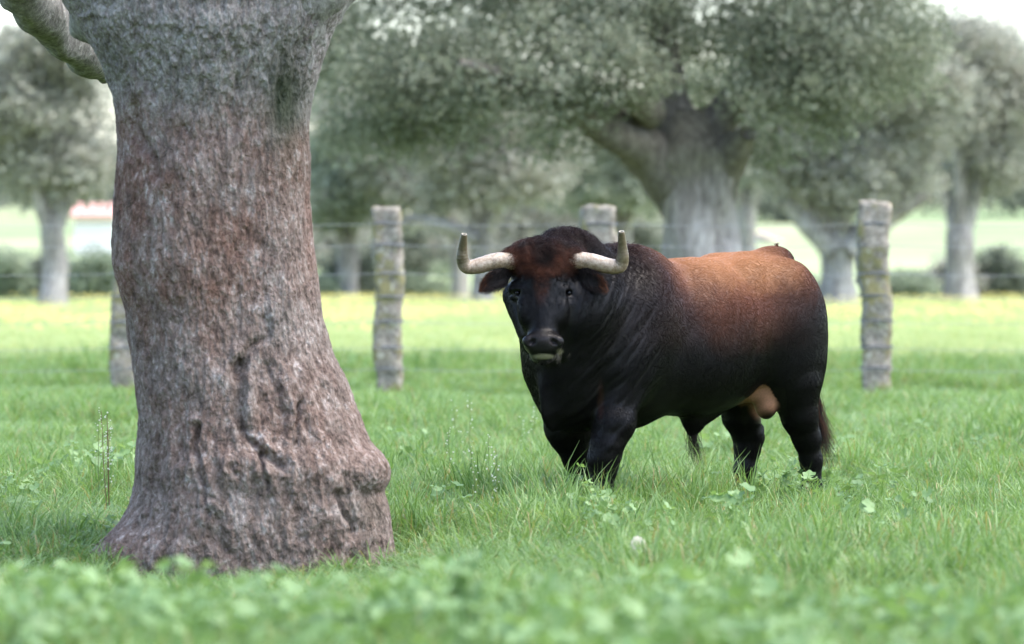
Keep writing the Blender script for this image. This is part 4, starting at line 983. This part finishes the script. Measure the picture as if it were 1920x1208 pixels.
    # coat of short hair
    t = NT('bull_hair'); hair_m = t.done(t.principled(t.attr(), .35, .10))
    area = .5 * np.linalg.norm(fn, axis=1); cen = V[Q].mean(1); fnn = fn / (np.linalg.norm(fn, axis=1)[:, None] + 1e-12)
    vis = np.clip(.35 - fnn[:, 1], .12, 1) * sstep(-.05, .3, cen[:, 2] + .2)
    def sample(n, weight):
        p = area * weight; p = p / p.sum(); f = rng.choice(len(Q), n, p=p); u, v = rng.random(n), rng.random(n)
        q = Q[f]; P = (V[q[:, 0]] * ((1 - u) * (1 - v))[:, None] + V[q[:, 1]] * (u * (1 - v))[:, None] + V[q[:, 2]] * (u * v)[:, None] + V[q[:, 3]] * ((1 - u) * v)[:, None])
        return P, N[q].mean(1)
    def grow(P, n, D, length, lift, rad, k=4, wave=0, curl=0):
        D = D - n * (D * n).sum(1)[:, None]; D /= np.linalg.norm(D, axis=1)[:, None] + 1e-9
        S = np.cross(n, D)
        pts = np.zeros((len(P), k, 3)); ph = fbm(P * 14, 2) * 9 + rng.random(len(P)) * 1.2
        for j in range(k):
            s_ = j / (k - 1)
            off = D * (s_ * length)[:, None] * .97 + n * (length * (lift * math.sin(s_ * 2.2)))[:, None]
            if wave: off += S * (wave * length * s_ * np.sin(ph + s_ * 5))[:, None]
            pts[:, j] = P + off - n * .001
        rr = rad * (1 - .85 * np.linspace(0, 1, k) ** 1.5); return pts, np.tile(rr, (len(P), 1))
    def flow(P, n):
        xb, yb, z, px, py = frame(P); hd = headmask(P, px, py)
        w = .5 * fbm(P * 2.0, 2)[:, None]; w2 = .5 * fbm(P * 2.0 + 40, 2)[:, None]
        d = -FWD[None] * (.75 + w) + -UP[None] * (.7 + w2) + rng.normal(0, .09, P.shape)
        leg = sstep(.6, .45, z)[:, None]; d = d * (1 - leg) + (-UP[None] + rng.normal(0, .15, P.shape)) * leg
        dh = np.stack([(px - 1018) / 60 * 1.0, 0 * px, -np.ones_like(px)], 1) + rng.normal(0, .25, P.shape)
        return d * (1 - hd[:, None]) + dh * hd[:, None], hd
    nH = 230000
    P, n = sample(nH, vis); xb, yb, z, px, py = frame(P); D, hd = flow(P, n)
    smooth_zone = (hd > .5) & (py > 630)
    scrot = (z < .72) & (xb < -.3) & (np.abs(px - 1432) < 40) & (py > 725) & (py < 792)
    eyes = (hd > .5) & (np.abs(py - 549) < 8) & ((np.abs(px - 971) < 9) | (np.abs(px - 1066) < 9))
    keep = ~(smooth_zone | scrot | eyes); P, n, D, hd, xb, z = P[keep], n[keep], D[keep], hd[keep], xb[keep], z[keep]
    L = (.013 + .006 * rng.random(len(P))) * (1 - .2 * hd)
    pts, rr = grow(P, n, D, L, .10, .00075, 4)
    c = coat(P, n) * (.85 + .35 * rng.random((len(P), 1))) ; curves_obj('coat', pts, rr, hair_m, root, np.clip(c, 0, 1))
    # long wavy hair over the poll and along the crest
    P, n = sample(120000, vis); xb, yb, z, px, py = frame(P); D, hd = flow(P, n)
    q = np.sqrt(((px - 1020) / 66) ** 2 + ((py - 478) / 38) ** 2)
    qe = np.where(py > 490, .75 + .75 * rng.random(len(P)) ** 1.5, 1.05); sel = (hd > .3) & (q * (1 - .25 * np.exp(-((px - 1018) / 16) ** 2) * (py > 490)) < qe); P1, n1 = P[sel], n[sel]; px1, py1 = px[sel], py[sel]
    rep = 5; P1 = np.repeat(P1, rep, 0) + rng.normal(0, .004, (len(P1) * rep, 3)); n1 = np.repeat(n1, rep, 0); px1 = np.repeat(px1, rep); py1 = np.repeat(py1, rep)
    D1 = np.stack([(px1 - 1019) / 30, 0 * px1 - .3, -(py1 - 462) / 30 - .25], 1) + rng.normal(0, .25, P1.shape)
    L1 = .014 + .034 * rng.random(len(P1)) * sstep(530, 480, py1) + .012 * sstep(45, 62, np.abs(px1 - 1019))
    pts, rr = grow(P1, n1, D1, L1, .30, .0007, 6, wave=.35)
    curves_obj('forelock', pts, rr, hair_m, root, np.clip(coat(P1, n1) * (.7 + 1.1 * rng.random((len(P1), 1))), 0, 1))
    sel = (hd < .95) & (z > 1.12 + .3 * rng.random(len(P))) & (xb > .45 + .25 * rng.random(len(P))) ; P1, n1 = P[sel], n[sel]; rep = 3
    P1 = np.repeat(P1, rep, 0) + rng.normal(0, .004, (len(P1) * rep, 3)); n1 = np.repeat(n1, rep, 0); z1 = P1[:, 2]
    D1 = -FWD[None] * .8 - UP[None] * .9 + LEFT[None] * (fbm(P1 * 9, 2) * 1.4)[:, None] + rng.normal(0, .2, P1.shape)
    L1 = (.012 + .026 * rng.random(len(P1)) * sstep(1.2, 1.4, z1))
    pts, rr = grow(P1, n1, D1, L1, .28, .0007, 6, wave=.3)
    curves_obj('crest_hair', pts, rr, hair_m, root, np.clip(coat(P1, n1) * (.7 + .9 * rng.random((len(P1), 1))), 0, 1))
    # loose tufts: sheath, tail switch, chin whiskers, tail head
    def tuft(name, c, spread, d, L, rad, n, col, fan=.25, wave=.12, k=9):
        P = c[None] + rng.normal(0, 1, (n, 3)) * np.array(spread); 
        D = np.array(d)[None] + rng.normal(0, fan, (n, 3)); D /= np.linalg.norm(D, axis=1)[:, None]
        L = L * (.5 + .5 * rng.random(n)); ph = rng.random(n) * 6; S = np.cross(D, rng.normal(0, 1, (n, 3))); S /= np.linalg.norm(S, axis=1)[:, None] + 1e-9
        pts = np.zeros((n, k, 3))
        for j in range(k):
            s_ = j / (k - 1); g = np.array([0, 0, -1.0]) * s_ * s_ * .35
            pts[:, j] = P + (D * s_ + g[None]) * L[:, None] + S * (wave * L * s_ * np.sin(ph + s_ * 6))[:, None]
        rr = np.tile(rad * (1 - .8 * np.linspace(0, 1, k)), (n, 1))
        cc = np.array(col)[None] * (.5 + rng.random((n, 1)))
        return curves_obj(name, pts, rr, hair_m, root, cc)
    tuft('sheath_tuft', BP(1298, 806, .02), (.014, .012, .012), (.16, 0, -1), .17, .0008, 150, (.02, .013, .011), .12, .22)
    tuft('whiskers', HP(1019, 664, -.05), (.045, .015, .008), (0, -.25, -1), .04, .0003, 200, (.16, .15, .12), .5, .1)
    # tail
    tp = spline([(*BF(-.58, 0, 1.30), .045), (*BF(-.68, 0, 1.30), .045), (*BF(-.755, .0, 1.22), .036), (*BF(-.80, .01, 1.05), .027), (*BF(-.80, .04, .80), .022), (*BF(-.795, .10, .66), .020), (*BF(-.79, .13, .56), .012)], 44)
    tail = tube_obj('tail', tp[:, :3], tp[:, 3], hide, root, seg=16)
    me = tail.data; ca = me.color_attributes.new('tint', 'FLOAT_COLOR', 'POINT'); vz = np.array([v.co.z for v in me.vertices]); m_ = sstep(1.1, 1.3, vz)[:, None]
    cc = np.ones((len(vz), 4), np.float32); cc[:, :3] = np.array([.010, .008, .008]) * (1 - m_) + np.array([.06, .022, .014]) * m_; ca.data.foreach_set('color', cc.ravel())
    n_ = 1500; s0 = rng.random(n_)
    base = BF(-.795, .10, .66)[None] * (1 - s0)[:, None] + BF(-.79, .13, .54)[None] * s0[:, None] + rng.normal(0, .013, (n_, 3))
    D = np.array([.05, 0, -1.0])[None] + rng.normal(0, .09, (n_, 3)); D[:, 0] += np.where(rng.random(n_) < .3, .16, 0) * rng.random(n_)
    L = .16 + .20 * rng.random(n_); k = 9; pts = np.zeros((n_, k, 3)); ph = rng.random(n_) * 6
    for j in range(k):
        s_ = j / (k - 1); pts[:, j] = base + D * (L * s_)[:, None]; pts[:, j, 0] += .018 * np.sin(ph + 4 * s_) * s_ + .03 * s_ ** 3 * (D[:, 0] > .12)
    cc = np.where(rng.random((n_, 1)) < .35, np.array([[.09, .04, .02]]), np.array([[.012, .009, .008]])) * (.6 + .8 * rng.random((n_, 1)))
    curves_obj('tail_switch', pts, np.tile(.0010 * (1 - .8 * np.linspace(0, 1, k)), (n_, 1)), hair_m, root, cc)
    tuft('tail_head_tuft', W(1457, 463, BF(-.6, 0, 0)[1]), (.004, .006, .003), (-.05, 0, 1), .035, .0010, 60, (.06, .02, .012), .18, .1)
    # horns: pale trunk, darker olive upright end, sawn hollow tip
    t = NT('horn'); col = t.attr(); v = t.pos((1, 1, 1))
    n1 = t.noise(60, 5, .7, v); n2 = t.noise(170, 3, .6, v); n3 = t.noise(25, 3, .6, v)
    c1 = t.mix(t.ramp(n1, [(.35, (0, 0, 0)), (.62, (1, 1, 1))]), t.mix(1.0, col, (.58, .50, .42), 'MULTIPLY'), col)
    c1 = t.mix(t.ramp(n3, [(.57, (0, 0, 0)), (.72, (.7, .7, .7))]), c1, (.07, .045, .03))
    horn_m = t.done(t.principled(c1, .42, .45, t.bump(n2, .4, .003)))
    core_m = NT('horn_core'); core_m = core_m.done(core_m.principled((.10, .08, .06), .8, .1))
    for side, pts in ((-1, [(975, 489, .075, 19), (950, 489, .06, 17.0), (925, 491, .045, 16), (900, 498, .035, 15), (882, 501, .03, 13.5), (872.5, 498, .022, 13.4), (867.2, 484, .01, 11.8), (867.5, 466, .0, 9.2), (870.5, 439, -.03, 5.7)]),
                      (1, [(1062, 489, .075, 19), (1087, 489, .06, 17.2), (1112, 492, .045, 16), (1137, 498, .035, 15), (1153, 500, .03, 13.8), (1163, 497, .022, 13.6), (1167.5, 483, .01, 11.8), (1167, 464, .0, 9.2), (1165.2, 434, -.03, 5.8)])):
        sp = spline([(*HP(a, b, d), r / 379.0) for a, b, d, r in pts], 90); N_ = len(sp)
        V2, f2 = tube(sp[:, :3], sp[:, 3] * (1 + .018 * np.sin(np.arange(N_) * 1.7) * sstep(50, 70, np.arange(N_)) + .012 * rng.normal(0, 1, N_)), 24, False)
        # rim and hollow
        top = sp[-1]; ax = (sp[-1] - sp[-2])[:3]; ax /= np.linalg.norm(ax); last = V2[-24:]
        rim = top[:3] + (last - top[:3]) * .62; inn = rim - ax * .012; c0 = len(V2)
        V2 = np.vstack([V2, rim, inn, (top[:3] - ax * .012)[None]]); f2 = list(f2)
        for j in range(24):
            j2 = (j + 1) % 24; a0 = c0 - 24
            f2.append((a0 + j, a0 + j2, c0 + j2, c0 + j)); f2.append((c0 + j, c0 + j2, c0 + 24 + j2, c0 + 24 + j)); 
        kk = np.concatenate([np.repeat(np.arange(N_), 24), np.full(49, N_)]) / N_
        pale = np.array([.40, .335, .27]); ol = np.array([.105, .085, .045]); rimc = np.array([.5, .47, .38])
        mm = sstep(.60, .72, kk)[:, None]; cc = pale * (1 - mm) + ol * mm
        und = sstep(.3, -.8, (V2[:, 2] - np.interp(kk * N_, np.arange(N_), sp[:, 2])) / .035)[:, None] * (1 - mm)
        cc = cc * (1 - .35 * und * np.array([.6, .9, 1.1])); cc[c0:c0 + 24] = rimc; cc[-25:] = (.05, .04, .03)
        mesh_obj('horn', V2, np.array(f2), horn_m, root, colors=cc)
    # eyes
    t = NT('eye'); eye_m = t.done(t.principled((.004, .003, .004), .2, .3))
    t = NT('eyelid_rim'); rim_m = t.done(t.principled((.022, .019, .019), .35, .4))
    for sx in (-1, 1):
        c = HP(1018.5 + sx * 48, 549.5, .040)
        th = np.linspace(0, 2 * math.pi, 20, endpoint=False); ph = np.linspace(0, math.pi, 12)
        V2 = np.array([c + .019 * np.array([math.sin(p) * math.cos(q), -math.cos(p), math.sin(p) * math.sin(q)]) for p in ph for q in th])
        f2 = [(i * 20 + j, i * 20 + (j + 1) % 20, (i + 1) * 20 + (j + 1) % 20, (i + 1) * 20 + j) for i in range(11) for j in range(20)]
        ey = mesh_obj('eye', V2, np.array(f2), eye_m, root)
        # upper and lower lid as a thin wet rim
        rr = [(c[0] + .021 * math.cos(a), c[1] - .012 + .006 * abs(math.cos(a)), c[2] + .0125 * math.sin(a) * (1 if math.sin(a) > 0 else .9)) for a in np.linspace(0, 2 * math.pi, 25)]
        tube_obj('eyelid', rr, [.0028] * 25, rim_m, root, seg=6, cap=False)
    # ears
    t = NT('ear_skin'); n1 = t.noise(90, 3, .6, t.pos())
    ear_m = t.done(t.principled(t.attr(), .7, .2, t.bump(n1, .4, .004)))
    for sx in (-1, 1):
        X = lambda v: 1018.5 + sx * v
        rows = []
        prof = [(58, 512, .08, 8, 0), (70, 518, .05, 15, .0), (86, 522, .03, 18, .0), (100, 525, .02, 16, .0), (109, 529, .015, 10, .0), (114, 533, .015, 3, .0)]
        sp = spline(prof, 22); na = 16; V2 = []
        for (dx, py_, dd, hw, _) in sp:
            for a in np.linspace(0, 2 * math.pi, na, endpoint=False):
                # cupped leaf: front hollow
                yy = math.cos(a); zz = math.sin(a)
                depth = (.012 * yy + .020 * (abs(zz) ** 1.5) * -1) * (hw / 18) + .01
                V2.append(HP(X(dx + 2.5 * zz * -1), py_ + hw * zz * -1, dd + depth))
        f2 = [(i * na + j, i * na + (j + 1) % na, (i + 1) * na + (j + 1) % na, (i + 1) * na + j) for i in range(21) for j in range(na)]
        if sx > 0: f2 = [q[::-1] for q in f2]
        V2 = np.array(V2); kk = np.repeat(np.arange(22), na) / 21.0; aa = np.tile(np.linspace(0, 2 * math.pi, na, endpoint=False), 22)
        red = (sstep(.6, .9, kk) * (np.cos(aa) < .3))[:, None]
        cc = np.array([.010, .008, .008]) * (1 - red) + np.array([.12, .04, .018]) * red
        ear = mesh_obj('ear', V2, np.array(f2), ear_m, root, colors=cc)
        # ear fringe
        n_ = 2600; ii = rng.integers(2, 21, n_); jj = rng.integers(0, na, n_); P = V2[ii * na + jj] + rng.normal(0, .002, (n_, 3)); kx = ii / 21.0
        D = np.stack([np.full(n_, .55 * sx), np.full(n_, -.35), np.full(n_, -.45) - .5 * (np.sin(aa[jj]) < 0) + .0], 1) + rng.normal(0, .28, (n_, 3)); D /= np.linalg.norm(D, axis=1)[:, None]
        L = .014 + .022 * rng.random(n_); k = 5; pts = np.stack([P + D * (L * s_)[:, None] + np.array([0, 0, -.006]) * s_ * s_ for s_ in np.linspace(0, 1, k)], 1)
        rd = (sstep(.6, .9, kx + rng.normal(0, .1, n_)) * (rng.random(n_) < .7))[:, None]
        cc = (np.array([.012, .009, .009]) * (1 - rd) + np.array([.11, .042, .020]) * rd) * (.6 + .8 * rng.random((n_, 1)))
        curves_obj('ear_fringe', pts, np.tile(.0008 * (1 - .8 * np.linspace(0, 1, k)), (n_, 1)), hair_m, root, cc)
    # hooves
    t = NT('hoof'); hoof_m = t.done(t.principled((.03, .026, .022), .5, .3))
    for (px_, py_, yb_) in ((1124, 962, .19), (1087, 960, -.17), (1516, 953, .2), (1387, 945, -.2)):
        p = BP(px_, py_, yb_)
        for s_ in (-.031, .031):
            q = p + LEFT * s_ + FWD * .02
            sp = [(*(q * [1, 1, 0] + FWD * .0 + UP * .10), .022), (*(q * [1, 1, 0] + FWD * .015 + UP * .06), .033), (*(q * [1, 1, 0] + FWD * .03 + UP * .0), .038)]
            sp = spline(sp, 6); tube_obj('hoof', sp[:, :3], sp[:, 3], hoof_m, root, seg=12)
    # small pale seeds and flies caught on the coat
    return root

# ------------------------------------------------------------------ build
build_ground()
build_trees()
build_houses()
build_fence()
build_trunk()
build_bull()
build_grass()
